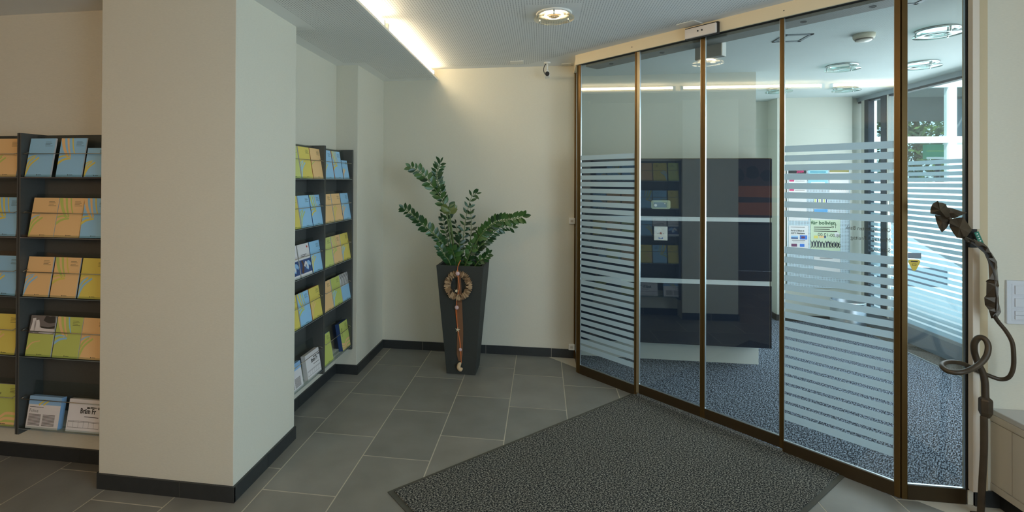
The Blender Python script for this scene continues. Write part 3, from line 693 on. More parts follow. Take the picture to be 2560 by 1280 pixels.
R1 = [B3(('lime', 'low', 'yellow', 'yellow', .006, 'lime'), ('yellow', 'low', 'blue', 'blue', .018, 'yellow, blue swoosh'), ('orange', 'low', 'orange', 'green', .030, 'thick orange', dict(edge='rust'))),
      B3(('yellow', 'plain', 'yellow', 'yellow', .006, 'plain yellow'), ('blue', 'low', 'green', 'green', .008, 'blue, green swoosh'), ('blue', 'high', 'green', 'yellow', .030, 'thick blue', dict(edge='dblue'))),
      B3(('white', 'flyer', 'blue', 'blue', .006, 'white photo'), ('white', 'flyer', 'red', 'blue', .006, 'white photo'), ('blue', 'low', 'yellow', 'yellow', .014, 'blue, yellow swoosh', dict(edge='dblue'))),
      B3(('yellow', 'low', 'yellow', 'yellow', .006, 'yellow'), ('blue', 'high', 'yellow', 'green', .006, 'blue, yellow banded'), ('yellow', 'low', 'orange', 'orange', .020, 'thick yellow', dict(edge='rust'))),
      [(.022, 'white', 'journal', 'blue', 'blue', .024, 'blue headed white', 'left on', dict(W_=.200, H_=.165, edge='lightblue')), (.290, 'white', 'news', 'blue', 'blue', .030, 'black and white', 'right on', dict(W_=.205, H_=.165))]]
R2 = [B3(('blue', 'low', 'yellow', 'yellow', .006, 'light blue'), ('blue', 'high', 'yellow', 'yellow', .012, 'blue, yellow banded', dict(edge='rust')), ('blue', 'low', 'orange', 'yellow', .030, 'short thick blue', dict(H_=.150, W_=.115, edge='dblue'))),
      B3(('orange', 'plain', 'yellow', 'yellow', .006, 'plain orange'), ('orange', 'low', 'yellow', 'green', .006, 'orange, yellow swoosh'), ('blue', 'low', 'orange', 'yellow', .034, 'thick blue', dict(edge='dblue'))),
      B3(('lime', 'plain', 'yellow', 'yellow', .006, 'lime'), ('orange', 'high', 'lime', 'green', .008, 'orange, green banded'), ('yellow', 'low', 'blue', 'blue', .008, 'yellow, blue swoosh')),
      B3(('orange', 'plain', 'yellow', 'yellow', .006, 'orange'), ('green', 'low', 'blue', 'blue', .008, 'green, blue swoosh'), ('blue', 'zebra', 'blue', 'blue', .014, 'blue, zebra photo', dict(edge='white'))),
      B3(('green', 'plain', 'blue', 'blue', .008, 'plain green', dict(edge='lightblue')), None, ('green', 'young', 'orange', 'orange', .034, 'thick green, orange waved', dict(edge='dblue')))]
rack('brochure_rack', 'charcoal wall rack of brochures in the recess beyond the pillar', (-1.545, 2.895), PI / 2,
     [(.014, 'near bay, recess rack', R1), (.545, 'far bay, recess rack', R2)], [.055, .535, 1.068], 2)

# large picture on the far left wall (appears mirrored in the glass)
t = thing('wall_picture', 'large dark landscape picture with orange ground, seen mirrored in the sliding door glass', 'picture', (-4.995, .2, 1.55))
bm = new(); box(bm, 0, .03, -1.1, 1.1, -.72, .72); obj('frame', bm, M_black, t, bevel=.004)
bm = new(); rr = random.Random(11); yb = .0315
quad(bm, [(yb, -1.06, -.68), (yb, 1.06, -.68), (yb, 1.06, .68), (yb, -1.06, .68)], 0)
for z0, z1 in ((-.56, -.32), (-.24, -.02)): quad(bm, [(yb + .001, -1.06, z0), (yb + .001, 1.06, z0 + .03), (yb + .001, 1.06, z1), (yb + .001, -1.06, z1 + .02)], 1)
for k in range(9):
    y_ = -1.0 + k * .25; r_ = rr.uniform(.10, .20); z_ = .12 + rr.uniform(0, .15)
    prism(bm, [(max(-1.05, min(1.05, y_ + r_ * math.cos(q * PI / 5) * rr.uniform(.8, 1.2))), z_ + r_ * math.sin(q * PI / 5)) for q in range(10)], yb + .001 + k * .0002, yb + .0012 + k * .0002, 2, Matrix(((0, 0, 1, 0), (1, 0, 0, 0), (0, 1, 0, 0), (0, 0, 0, 1))))
obj('canvas', bm, [mat('canvas_dusk', srgb(96, 80, 84), .6), mat('canvas_orange', srgb(226, 138, 74), .6), mat('canvas_dark', srgb(24, 30, 44), .6)], t)

# ------------------------------------------------------------------ floor mat
t = thing('floor_mat', 'large dark speckled entrance mat with rubber border on the tiles', 'mat', (.729, 3.963, 0), 0)
du = Vector((-.7109, -.7033, 0)); dv = Vector((.7033, -.7109, 0))
MM = Matrix(((du.x, dv.x, 0, 0), (du.y, dv.y, 0, 0), (0, 0, 1, 0), (0, 0, 0, 1)))
bm = new(); box(bm, .028, 2.072, .0, 1.288, .002, .009, 0, MM); obj('pile', bm, M_mat, t)
bm = new()
for a_, b_, c_, d_ in ((0, 2.100, -.022, 0), (0, 2.100, 1.288, 1.312), (0, .028, 0, 1.288), (2.072, 2.100, 0, 1.288)): box(bm, a_, b_, c_, d_, .0005, .004, 0, MM)
obj('rubber_border', bm, M_rubber, t)

# ------------------------------------------------------------------ planter with plant
t = thing('potted_plant', 'leafy green plant in a tall tapered charcoal planter by the back wall', 'potted plant', (-.658, 4.240, 0), -.02)
bm = new(); zb, zt, hb, ht = 0, .908, .122, .196; wl = .022
def ringv(h, z): return [bm.verts.new((x * h, y * h, z)) for x, y in ((-1, -1), (1, -1), (1, 1), (-1, 1))]
hi = hb + (ht - hb) * .86
Rg = [ringv(hb, zb), ringv(hb, .012), ringv(ht, zt), ringv(ht - wl, zt), ringv(hi - wl, .79)]
for P_, Q_ in zip(Rg, Rg[1:]):
    for k in range(4): bm.faces.new((P_[k], P_[(k + 1) % 4], Q_[(k + 1) % 4], Q_[k]))
bm.faces.new(Rg[0][::-1]); bm.faces.new(Rg[-1]); pot = obj('planter', bm, M_pot, t, bevel=.003)
bm = new(); h = hi - wl - .001
quad(bm, [(-h, -h, .852), (h, -h, .852), (h, h, .852), (-h, h, .852)]); obj('soil', bm, M_soil, t)
def px(u, v, Y):   # picture measurement -> point on the plane y=Y
    d = fw + rt * ((u - CX) / F) - up * ((v - CY) / F); k = Y / d.y
    return Vector((d.x * k, Y, 1.6 + d.z * k))
Minv = (Matrix.Translation((-.658, 4.240, 0)) @ Matrix.Rotation(-.02, 4, 'Z')).inverted()
def frond(pts, Ys, n_, L_, wide_, mi, seed, r=.005, start=.25, twist=0.0):
    rr = random.Random(seed); n = int(n_ * 1.1); L = L_ * 1.22; wide = wide_ * 1.22
    P = [Minv @ px(u, v, .035 + Ys[0] + (Ys[1] - Ys[0]) * i / (len(pts) - 1)) for i, (u, v) in enumerate(pts)]
    P[-1].z = max(P[-1].z, .852); Q = spline(P[::-1], 6); m = len(Q)
    bm = new(); tube(bm, Q, [r * (1.35 - .95 * i / (m - 1)) for i in range(m)], 7, 0)
    for k in range(n):
        f = start + (1 - start) * k / (n - 1); i = min(int(f * (m - 1)), m - 2); fr_ = f * (m - 1) - i
        p = Q[i].lerp(Q[i + 1], fr_); tg = (Q[i + 1] - Q[i]).normalized()
        side = tg.cross(Vector((0, -1, 0))).normalized()
        for s in (-1, 1):
            if k == n - 1 and s == 1 and n > 4: d = tg
            else:
                out = (side * s * math.cos(twist) + Vector((0, -1, 0)) * (math.sin(twist) * 1.0 + rr.uniform(-.45, .45))).normalized()
                d = (out * rr.uniform(.75, 1.0) + tg * rr.uniform(.45, .85)).normalized()
            l = L * rr.uniform(.8, 1.12) * (1.0 - .35 * abs(f - .55)); w = l * wide
            nrm = d.cross(tg); 
            if nrm.length < .1: nrm = d.cross(Vector((0, 0, 1)))
            nrm = (nrm.normalized() + Vector((rr.uniform(-.4, .4), rr.uniform(-.4, .4), rr.uniform(-.2, .4)))).normalized(); wv = d.cross(nrm).normalized(); nrm = wv.cross(d).normalized()
            prof = [(0, 0), (.18, .55), (.42, 1.0), (.68, .85), (.88, .42), (1.0, 0)]
            c = []; e1 = []; e2 = []
            for a, b in prof:
                bend = -nrm * (a * a * l * .12); q = p + d * (a * l + .003) + bend
                c.append(bm.verts.new(q))
                if b > 0: e1.append(bm.verts.new(q + wv * (w * b / 2) + nrm * (w * b * .13))); e2.append(bm.verts.new(q - wv * (w * b / 2) + nrm * (w * b * .13)))
            mm = mi if rr.random() < .75 else 1 + rr.randrange(3)
            for E in (e1, e2):
                fs = [(c[0], c[1], E[0])] + [(c[j], c[j + 1], E[j], E[j - 1]) for j in range(1, 4)] + [(c[4], c[5], E[3])]
                for ff in fs:
                    fc = bm.faces.new(ff); fc.material_index = mm; fc.smooth = True
    obj('frond', bm, [M_stem] + M_leafs, t)
frond([(1028, 417), (1055, 434), (1081, 464), (1111, 514), (1124, 585), (1134, 668)], (4.10, 4.20), 13, .062, .42, 2, 1, .005, .30)
frond([(1101, 408), (1092, 436), (1096, 462), (1106, 492), (1119, 530), (1131, 600), (1138, 668)], (4.16, 4.22), 15, .060, .34, 1, 2, .006, .45)
frond([(1010, 521), (1036, 541), (1062, 565), (1092, 592), (1112, 618), (1130, 668)], (4.08, 4.17), 15, .060, .45, 1, 3, .006, .22)
frond([(1190, 485), (1179, 492), (1167, 535), (1160, 579), (1156, 625), (1152, 668)], (4.20, 4.22), 12, .056, .30, 1, 4, .0035, .2)
frond([(1306, 542), (1271, 549), (1238, 556), (1210, 579), (1191, 605), (1158, 670)], (4.06, 4.20), 20, .062, .40, 2, 5, .006, .22)
frond([(1280, 568), (1250, 570), (1226, 589), (1210, 605), (1186, 633), (1168, 670)], (4.16, 4.24), 14, .056, .36, 1, 6, .005, .2)
frond([(1176, 520), (1178, 556), (1177, 591), (1172, 630), (1165, 670)], (4.26, 4.24), 9, .050, .34, 3, 7, .004, .2)
frond([(1222, 634), (1211, 646), (1195, 655), (1184, 672)], (4.12, 4.18), 7, .046, .50, 1, 8, .005, .15)
frond([(1106, 546), (1113, 575), (1121, 610), (1128, 668)], (4.26, 4.26), 9, .048, .42, 3, 9, .004, .15)
frond([(1100, 618), (1110, 636), (1122, 652), (1130, 672)], (4.10, 4.14), 8, .050, .52, 1, 10, .005, .1)
frond([(1122, 520), (1128, 560), (1134, 610), (1142, 668)], (4.14, 4.20), 4, .080, .55, 4, 11, .007, .85)
frond([(1140, 560), (1146, 600), (1150, 640), (1150, 668)], (4.28, 4.24), 9, .050, .36, 3, 12, .004, .1)
frond([(1130, 622), (1136, 640), (1140, 668)], (4.12, 4.16), 6, .060, .55, 2, 13, .005, .1)
frond([(1205, 590), (1196, 612), (1180, 640), (1170, 668)], (4.28, 4.24), 10, .054, .42, 3, 14, .005, .1)
frond([(1150, 600), (1146, 640), (1150, 672)], (4.14, 4.18), 7, .054, .48, 3, 15, .005, .1)
frond([(1182, 610), (1172, 640), (1160, 672)], (4.14, 4.18), 7, .054, .46, 2, 16, .005, .1)

# wreath decoration hanging on the planter front
t = thing('hanging_wreath', 'tan raffia wreath with orange cord, beads and shell hanging on the planter', 'wreath', (-.672, 4.055, -.006))
def fy(z): return -(ht - (ht - hb) * (1 - z / .908)) + .185   # planter front face at height z, relative to the wreath origin
bm = new(); wr = random.Random(3); N = 62
for k in range(N):
    a = 2 * PI * k / N; d = Vector((math.cos(a), 0, math.sin(a))); tg = Vector((-math.sin(a), 0, math.cos(a)))
    c = Vector((0, fy(.76) - .017, .757)) + d * .089 * (1 if abs(d.z) < .7 else 1.07)
    tl = wr.uniform(-.5, .5); wd = wr.uniform(.0045, .0075); rr_ = wr.uniform(.025, .030)
    M2 = Matrix.Translation(c) @ Matrix(((d.x, tg.x, 0, 0), (0, 0, 1, 0), (d.z, tg.z, 0, 0), (0, 0, 0, 1))) @ Matrix.Rotation(tl * .5, 4, 'Z')
    ell_c = [(rr_ * math.cos(q * PI / 5), wd * math.sin(q * PI / 5)) for q in range(10)]
    prism(bm, ell_c, -.013, wr.uniform(.008, .014), wr.randrange(2), M2)
tube(bm, [(.089 * math.cos(k * PI / 12), fy(.76) - .012, .757 + .092 * math.sin(k * PI / 12)) for k in range(24)], .018, 8, 1, closed=True)
obj('wreath_ring', bm, [mat('raffia_light', srgb(186, 154, 118), .8, noise=.15, nscale=80), mat('raffia_dark', srgb(150, 118, 84), .8, noise=.2, nscale=80)], t)
bm = new(); M_or = mat('orange_cord', srgb(222, 120, 62), .6)
yw = lambda z, o=.004: fy(z) - o
tube(bm, spline([(.012, .03, .955), (.006, yw(.93, .012), .935), (-.004, yw(.9, .016), .90), (.0, yw(.8, .034), .84), (.010, yw(.72, .034), .74), (-.012, yw(.63, .030), .64), (-.016, yw(.5, .01), .52), (-.012, yw(.4, .006), .40), (.004, yw(.3, .006), .30), (.012, yw(.2, .006), .20), (.018, yw(.1, .006), .105)], 5), .0033, 6)
tube(bm, spline([(-.012, yw(.63, .028), .63), (-.024, yw(.55, .008), .55), (-.018, yw(.45, .006), .46), (-.006, yw(.36, .006), .37), (.012, yw(.25, .006), .26), (.018, yw(.1, .006), .11)], 5), .0026, 6)
obj('cord', bm, M_or, t)
bm = new(); rows_ = 12
Lr = []
for k in range(rows_ + 1):
    z = .86 - (.86 - .12) * k / rows_; w = .011 + .014 * min(1, k / 5) - (.012 if k == rows_ else 0); cx_ = .008 + .003 * math.sin(k)
    off = .026 if .62 < z < .88 else .004
    Lr.append((bm.verts.new((cx_ - w, yw(z, off), z)), bm.verts.new((cx_ + w, yw(z, off + .002), z))))
for (a, b), (c, d) in zip(Lr, Lr[1:]): bm.faces.new((a, b, d, c))
rb = obj('ribbon', bm, mat('ribbon_organza', srgb(124, 86, 58), .6), t); sm = rb.modifiers.new('solid', 'SOLIDIFY'); sm.thickness = .0012
M_pearl = mat('bead_pink', srgb(214, 180, 178), .25, coat=.5)
for x, z, r_, o_ in ((-.002, .858, .017, .034), (-.014, .575, .017, .022), (.012, .222, .014, .018)):
    bm = new(); ell(bm, (x, yw(z, o_), z), (r_, r_ * .5, r_), 16); obj('bead', bm, M_pearl, t)
def star(x, z, R_, rot, o_):
    bm = new(); pts = [(R_ * (1 if k % 2 == 0 else .34) * math.sin(rot + k * PI / 5), R_ * (1 if k % 2 == 0 else .34) * math.cos(rot + k * PI / 5)) for k in range(10)]
    c = bm.verts.new((x, yw(z, o_ + .006), z)); V = [bm.verts.new((x + a, yw(z, o_), z + b)) for a, b in pts]; C2 = bm.verts.new((x, yw(z, o_ - .003), z))
    for k in range(10): bm.faces.new((c, V[k], V[(k + 1) % 10])); bm.faces.new((C2, V[(k + 1) % 10], V[k]))
    obj('starfish', bm, mat('starfish_cream', srgb(232, 222, 190), .7), t)
star(-.012, .715, .019, .3, .036); star(-.010, .385, .022, 0.1, .010)
bm = new(); tube(bm, spline([(.016, yw(.11, .010), .112), (.002, yw(.09, .018), .095), (-.002, yw(.07, .020), .070), (.012, yw(.05, .020), .052), (.022, yw(.06, .020), .062), (.016, yw(.07, .024), .072)], 4), [.004, .008, .012, .015, .016, .0165, .0165, .017, .017, .016, .015, .0145, .014, .013, .011, .0105, .010, .009, .007, .005, .002], 12)
obj('shell', bm, mat('shell_cream', srgb(222, 188, 146), .35, noise=.12, nscale=60), t)

# ------------------------------------------------------------------ dark cabinet in the inner room
t = thing('cabinet', 'wide glossy blue black wall cabinet with white inlays on a white plinth', 'cabinet', (0, 0, 0))
X0_, X1_, X2_ = XA + .01, 1.894, 1.911
bm = new(); box(bm, X0_, X1_, 4.576, 4.775, .205, 1.802); box(bm, X1_ + .004, X2_, 4.576, 4.775, .205, 1.802); obj('carcass', bm, M_cab, t)
Zs = (.205, .727, .768, 1.264, 1.302, 1.798)
for a_, b_ in ((Zs[0], Zs[1]), (Zs[2], Zs[3]), (Zs[4], Zs[5])):
    bm = new(); box(bm, X0_, X1_, 4.55, 4.576, a_, b_); obj('front_panel', bm, M_cab, t, bevel=.002)
    bm = new(); box(bm, X1_ + .006, X2_ - .002, 4.55, 4.576, a_, b_); obj('edge_panel', bm, M_cab, t)
for a_, b_ in ((Zs[1], Zs[2]), (Zs[3], Zs[4])):
    bm = new(); box(bm, X0_, X1_, 4.556, 4.576, a_, b_); obj('inlay_strip', bm, M_cabw, t)
bm = new(); box(bm, X1_, X1_ + .004, 4.556, 4.576, .205, 1.80); box(bm, X0_, X2_, 4.55, 4.775, 1.802, 1.806); obj('edge_trim', bm, mat('edge_beige', srgb(150, 142, 120), .5), t)
bm = new(); box(bm, X0_, 1.884, 4.745, 4.776, .0, .205); obj('plinth', bm, mat('plinth_white', srgb(222, 226, 220), .6), t)
# slot plate and notice on the cabinet front
t = thing('lock_plate', 'rounded pale green plate with round lock on the dark cabinet', 'lock plate', (1.015, 4.55, 1.404))
bm = new(); pts = []
hw, hh, cr = .080, .038, .016
for cx_, cz_, a0 in ((hw - cr, hh - cr, 0), (-hw + cr, hh - cr, PI / 2), (-hw + cr, -hh + cr, PI), (hw - cr, -hh + cr, 1.5 * PI)):
    for k in range(6): a = a0 + k * PI / 10; pts.append((cx_ + cr * math.cos(a), cz_ + cr * math.sin(a)))
prism(bm, pts, 0, .006, 0, Matrix.Rotation(PI / 2, 4, 'X')); obj('plate', bm, mat('plate_pale_green', srgb(164, 174, 150), .35), t, bevel=.002)
bm = new(); box(bm, -.058, .050, -.0075, -.006, -.024, .020); obj('recess', bm, mat('plate_recess', srgb(104, 116, 120), .3), t)
bm = new(); tube(bm, [(-.045, -.016, -.006), (-.045, -.006, -.006)], .012, 16); obj('lock', bm, M_white, t)
bm = new(); tube(bm, [(.032, -.012, .010), (.032, -.006, .010)], .005, 12); obj('knob', bm, M_white, t)
t = thing('card_reader', 'white square reader panel with small red and blue marks on the cabinet', 'card reader', (1.014, 4.55, 1.155))
bm = new(); box(bm, -.056, .056, -.014, 0, -.060, .060); obj('housing', bm, M_white, t, bevel=.003)
bm = new(); Mx = Matrix.Translation((0, -.0145, 0)) @ Matrix.Rotation(PI / 2, 4, 'X')
prism(bm, [(-.010, -.006), (.010, -.006), (.004, .012), (-.003, .014)], 0, .001, 0, Mx)
for x in (-.024, .022): prism(bm, [(x - .003, -.003), (x + .003, -.003), (x, .003)], 0, .001, 1, Mx)
for x in (-.014, .014): prism(bm, [(x - .005, -.044), (x + .004, -.044), (x + .004, -.034), (x - .005, -.034)], 0, .001, 2, Mx)
prism(bm, [(-.012, -.046), (.012, -.046), (.012, -.042), (-.012, -.042)], 0, .001, 2, Mx)
obj('marks', bm, [mat('mark_red', srgb(170, 110, 90), .5), M_ink, mat('mark_blue', srgb(60, 110, 190), .5)], t)

# ------------------------------------------------------------------ poster board
def on_wall(name, label, x0, x1, z0, z1, y, m, extra=None, d=.002):
    t_ = new(); box(t_, x0, x1, y - d, y, z0, z1); ms = [m]
    if extra: ms += extra(t_, x0, x1, z0, z1, y - d - .0006)
    for v in t_.verts: v.co.x = .9794 * v.co.x - .028; v.co.z = .991 * v.co.z - .0205
    return tag(obj(name, t_, ms), label, 'poster' if name == 'poster' else name)
M_peg = perforated('peg_board', srgb(206, 220, 228), (((2, 4, 6, 7),), ()), pitch=.016, rad=.004)
m = M_peg; nt = m.node_tree
# holes run over x and z on this upright board
for n in nt.nodes:
    if n.type == 'SEPXYZ':
        sep = n
for l in list(nt.links):
    if l.from_node == sep and l.from_socket.name == 'Y' and l.to_node.type == 'MATH' and l.to_node.operation == 'ADD': nt.links.new(sep.outputs[2], l.to_socket)
t = thing('poster_board', 'pale perforated pin board on the wall behind the striped glass', 'pin board')
bm = new(); box(bm, 2.807, 3.454, 6.288, 6.299, .396, 1.763); obj('board', bm, M_peg, t)
bm = new(); box(bm, 2.800, 2.807, 6.284, 6.299, .396, 1.763); box(bm, 3.454, 3.459, 6.284, 6.299, .396, 1.763); obj('edge_rail', bm, M_alu, t)
YP = 6.2875
def Q(bmx, x0, x1, z0, z1, y, mi): quad(bmx, [(x0, y, z0), (x1, y, z0), (x1, y, z1), (x0, y, z1)], mi)
def e1(b, x0, x1, z0, z1, y):
    Q(b, x0, x1, z1 - .045, z1, y, 1)
    text(b, '2009', .040, Matrix.Translation(((x0 + .085), y - .0006, z1 - .038)) @ Matrix.Rotation(PI / 2, 4, 'X'), 2, bold=.001)
    for k in range(5): Q(b, x0 + .008, x0 + .060, z1 - .085 - .054 * k, z1 - .060 - .054 * k, y, 2)
    for k in range(5): Q(b, x0 + .07, x1 - .02, z1 - .080 - .054 * k, z1 - .076 - .054 * k, y, 3)
    return [M_black, mat('magenta', srgb(214, 40, 110), .5), MC['grey']]
on_wall('poster', 'white calendar poster with magenta 2009 heading at upper left of board', 2.903, 3.098, 1.30, 1.785, YP, MC['white'], e1)
def e2(b, x0, x1, z0, z1, y):
    Q(b, x0 + .02, x1 - .02, z1 - .035, z1 - .02, y, 1)
    for k in range(3): Q(b, x0 + .03, x1 - .03, z1 - .10 - .06 * k, z1 - .085 - .06 * k, y, 2)
    return [mat('teal', srgb(60, 140, 160), .5), MC['white']]
on_wall('poster', 'light turquoise poster right of the magenta calendar', 3.115, 3.325, 1.56, 1.785, YP, mat('poster_turquoise', srgb(150, 206, 218), .5), e2)
def e3(b, x0, x1, z0, z1, y):
    Q(b, x0, x1, z1 - .03, z1 - .004, y, 1); Q(b, x0 + .01, x0 + .08, z1 - .10, z1 - .06, y, 2)
    for k in range(9): Q(b, x0 + .02 + .021 * k, x0 + .03 + .021 * k, z0 + .03, z0 + .06, y, 3)
    return [mat('olive', srgb(150, 140, 80), .5), MC['dblue'], MC['grey']]
on_wall('poster', 'white poster with olive heading at upper right of board', 3.345, 3.550, 1.52, 1.785, YP, MC['white'], e3)
def e4(b, x0, x1, z0, z1, y):
    for k in range(6): Q(b, x0 + .006 + .024 * k, x0 + .018 + .024 * k, z0 + .11, z1 - .01, y, 1 + k % 2)
    Q(b, x0, x1, z0 + .0, z0 + .05, y, 3); return [MC['green'], MC['dblue'], mat('sky_blue', srgb(70, 160, 215), .5)]
on_wall('poster', 'small bright blue leaflet in the middle of the board', 3.180, 3.325, 1.280, 1.50, YP, MC['white'], e4)
def e5(b, x0, x1, z0, z1, y):
    Q(b, x0 + .02, x0 + .10, z1 - .022, z1 - .014, y, 1); Q(b, x1 - .07, x1 - .01, z1 - .03, z1 - .006, y, 1); return [MC['grey']]
on_wall('poster', 'white narrow notice below the magenta calendar', 2.906, 3.118, 1.192, 1.292, YP, MC['white'], e5)
def e6(b, x0, x1, z0, z1, y):
    text(b, "Fit für's Biken in", .027, Matrix.Translation((x0 + .022, y - .0006, z1 - .068)) @ Matrix.Rotation(PI / 2, 4, 'X'), 1, bold=.0006, sx=.82)
    text(b, "CITY Wattens", .027, Matrix.Translation((x0 + .022, y - .0006, z1 - .098)) @ Matrix.Rotation(PI / 2, 4, 'X'), 1, bold=.0006, sx=.95)
    Q(b, x0 + .02, x1 - .04, z1 - .022, z1 - .016, y, 3)
    Q(b, x0 + .025, x0 + .10, z1 - .155, z1 - .118, y, 4); Q(b, x0 + .025, x0 + .10, z1 - .155, z1 - .138, y - .0004, 2)
    Q(b, x0 + .12, x1 - .014, z1 - .160, z1 - .112, y, 5); Q(b, x0 + .135, x0 + .175, z1 - .150, z1 - .125, y - .0004, 6)
    Q(b, x0 + .035, x1 - .035, z1 - .176, z1 - .170, y, 3); Q(b, x0 + .045, x1 - .045, z1 - .192, z1 - .188, y, 3)
    Q(b, x0 + .028, x0 + .09, z1 - .245, z1 - .212, y, 6); Q(b, x0 + .12, x0 + .17, z1 - .245, z1 - .212, y, 5)
    return [M_ink, MC['dblue'], MC['grey'], MC['lightblue'], mat('photo_blue', srgb(60, 120, 210), .5), mat('photo_purple', srgb(110, 50, 90), .5)]
on_wall('poster', 'white poster about biking with four small photos', 2.906, 3.120, .868, 1.135, YP, MC['white'], e6)
def e7(b, x0, x1, z0, z1, y):
    text(b, 'für bolivien', .058, Matrix.Translation((x0 + .006, y - .0006, z1 - .075)) @ Matrix.Rotation(PI / 2, 4, 'X'), 1, bold=.0012, sx=1.0)
    Q(b, x0 + .01, x1 - .02, z1 - .022, z1 - .008, y, 2)
    for k, w in enumerate((.19, .17, .25)):
        Q(b, x0 + .035, x0 + .035 + w, z1 - .112 - .023 * k, z1 - .104 - .023 * k, y, 3)
    Q(b, x0 + .035, x0 + .080, z1 - .238, z1 - .205, y, 4); Q(b, x0 + .092, x0 + .145, z1 - .232, z1 - .205, y, 5); Q(b, x0 + .145, x0 + .165, z1 - .232, z1 - .205, y, 6)
    prism(b, [(.030 * math.cos(k * PI / 8), .026 * math.sin(k * PI / 8)) for k in range(16)], 0, .0004, 2, Matrix.Translation((x1 - .035, y, z1 - .19)) @ Matrix.Rotation(PI / 2, 4, 'X'))
    rr = random.Random(5)
    for k in range(10):   # row of dancing silhouettes
        cx_ = x0 + .018 + k * .031; zz = z1 - .345; h_ = rr.uniform(.062, .078); yy = y - .0008
        Mx = Matrix.Translation((cx_, yy, zz)) @ Matrix.Rotation(PI / 2, 4, 'X')
        prism(b, [(-.006, .022), (.006, .022), (.009, h_ - .018), (-.008, h_ - .018)], 0, .0003, 7, Mx)
        prism(b, [(.0055 * math.cos(q * PI / 4), h_ - .010 + .007 * math.sin(q * PI / 4)) for q in range(8)], 0, .0003, 7, Mx)
        a = rr.uniform(.010, .016)
        prism(b, [(-.006, .026), (-a, 0), (-a + .005, 0), (.001, .026)], 0, .0003, 7, Mx); prism(b, [(.006, .026), (a, 0), (a - .005, 0), (-.001, .026)], 0, .0003, 7, Mx)
        prism(b, [(-.008, h_ - .020), (-.017, h_ + rr.uniform(-.01, .012)), (-.014, h_ + .010), (-.004, h_ - .018)], 0, .0003, 7, Mx)
        prism(b, [(.008, h_ - .020), (.017, h_ + rr.uniform(-.01, .012)), (.014, h_ + .010), (.004, h_ - .018)], 0, .0003, 7, Mx)
    return [mat('dark_green_ink', srgb(30, 84, 50), .6), MC['white'], M_ink, MC['yellow'], MC['orange'], MC['dblue'], mat('silhouette', srgb(38, 40, 66), .6)]
on_wall('poster', 'green poster reading für bolivien with dancing dark silhouettes', 3.142, 3.458, .852, 1.228, YP, mat('poster_pale_green', srgb(206, 218, 186), .5), e7)
def e8(b, x0, x1, z0, z1, y):
    Q(b, x0 + .06, x1 - .08, z1 - .03, z1 - .022, y, 1); 
    for k in range(8): Q(b, x0 + .05 + .024 * k, x0 + .068 + .024 * k, z1 - .125, z1 - .09, y, 2 + k % 3)
    Q(b, x0 + .04, x0 + .12, z1 - .18, z1 - .172, y, 1)
    return [MC['grey'], M_ink, MC['dblue'], MC['green']]
on_wall('poster', 'white landscape sheet below the green poster', 3.180, 3.460, .56, .79, YP, MC['white'], e8)
# steel bin
t = thing('waste_bin', 'round brushed steel bin standing below the poster board', 'bin', (3.19, 5.83, 0))
bm = new(); lathe(bm, [(.001, 0), (.15, 0), (.155, .01), (.155, .36), (.148, .36), (.148, .05), (.001, .05)], 36); obj('body', bm, mat('brushed_steel', srgb(150, 158, 166), .3, metal=.9), t)
bm = new(); lathe(bm, [(.156, .345), (.160, .352), (.156, .362), (.148, .362)], 36); obj('rim', bm, M_lbox, t)

# ------------------------------------------------------------------ sticker on the end panel
t = thing('alarm_sticker', 'yellow rounded triangle warning sticker on the end glass panel', 'sticker', (1.845, YE - .004, 1.194))
bm = new(); pts = []
for cx_, cz_, a0 in ((.013, .008, -PI / 6), (-.013, .008, PI / 2), (0, -.020, 7 * PI / 6)):
    for k in range(6): a = a0 + k * (2 * PI / 3) / 5; pts.append((cx_ + .008 * math.cos(a), cz_ + .008 * math.sin(a)))
# pane edge clips the label: keep it inside the glass
Ms = Matrix.Translation((.022, 0, -.003)) @ Matrix.Scale(1.3, 4) @ Matrix.Rotation(PI / 2, 4, 'X')
prism(bm, pts, 0, .0006, 0, Ms); obj('label', bm, mat('sticker_yellow', srgb(214, 186, 66), .5), t)
bm = new(); prism(bm, [(-.012, .007), (.012, .007), (.012, .0105), (-.012, .0105)], .0006, .001, 0, Ms)
for a_ in ((-.007, .007, -.007, -.006), (-.007, .007, -.001, .0), (-.007, -.006, -.007, 0), (.006, .007, -.007, 0)): prism(bm, [(a_[0], a_[2]), (a_[1], a_[2]), (a_[1], a_[3]), (a_[0], a_[3])], .0006, .001, 0, Ms)
obj('print', bm, M_ink, t)
bm = new(); box(bm, 1.8385, 1.8985, YE - .0045, YE - .0036, 1.218, 1.246)
tag(obj('glass_label', bm, mat('label_grey', srgb(120, 132, 142), .5)), 'small grey rectangular label above the yellow sticker', 'label')

# ------------------------------------------------------------------ right edge: trunking, wall switches, low cabinet
t = thing('cable_trunk', 'white vertical cable trunking with an opened section beside the end panel', 'cable trunking', (2.1105, 2.838, 0))
bm = new()
for z0, z1 in ((.085, 1.282), (1.374, 2.575)):
    box(bm, -.015, .015, -.030, 0, z0, z1)
obj('cover', bm, mat('trunk_white', srgb(222, 208, 190), .45), t, bevel=.002)
bm = new(); box(bm, -.010, .015, -.004, .0, .09, 2.575); box(bm, -.015, .015, -.014, 0, 1.282, 1.374, 1); obj('back_channel', bm, [M_cream, M_black], t)
bm = new(); M2 = Matrix.Translation((.004, -.040, 1.330)) @ Matrix.Rotation(-.38, 4, 'Y'); box(bm, -.010, .010, -.001, .001, -.034, .034, 0, M2)
for k in range(5): box(bm, -.004, .002, -.003, -.001, .022 - k * .012, .027 - k * .012, 1, M2)
box(bm, -.008, .008, -.004, -.001, -.036, -.028, 1, M2)
obj('circuit_board', bm, [mat('circuit_green', srgb(40, 120, 96), .4), M_white], t)
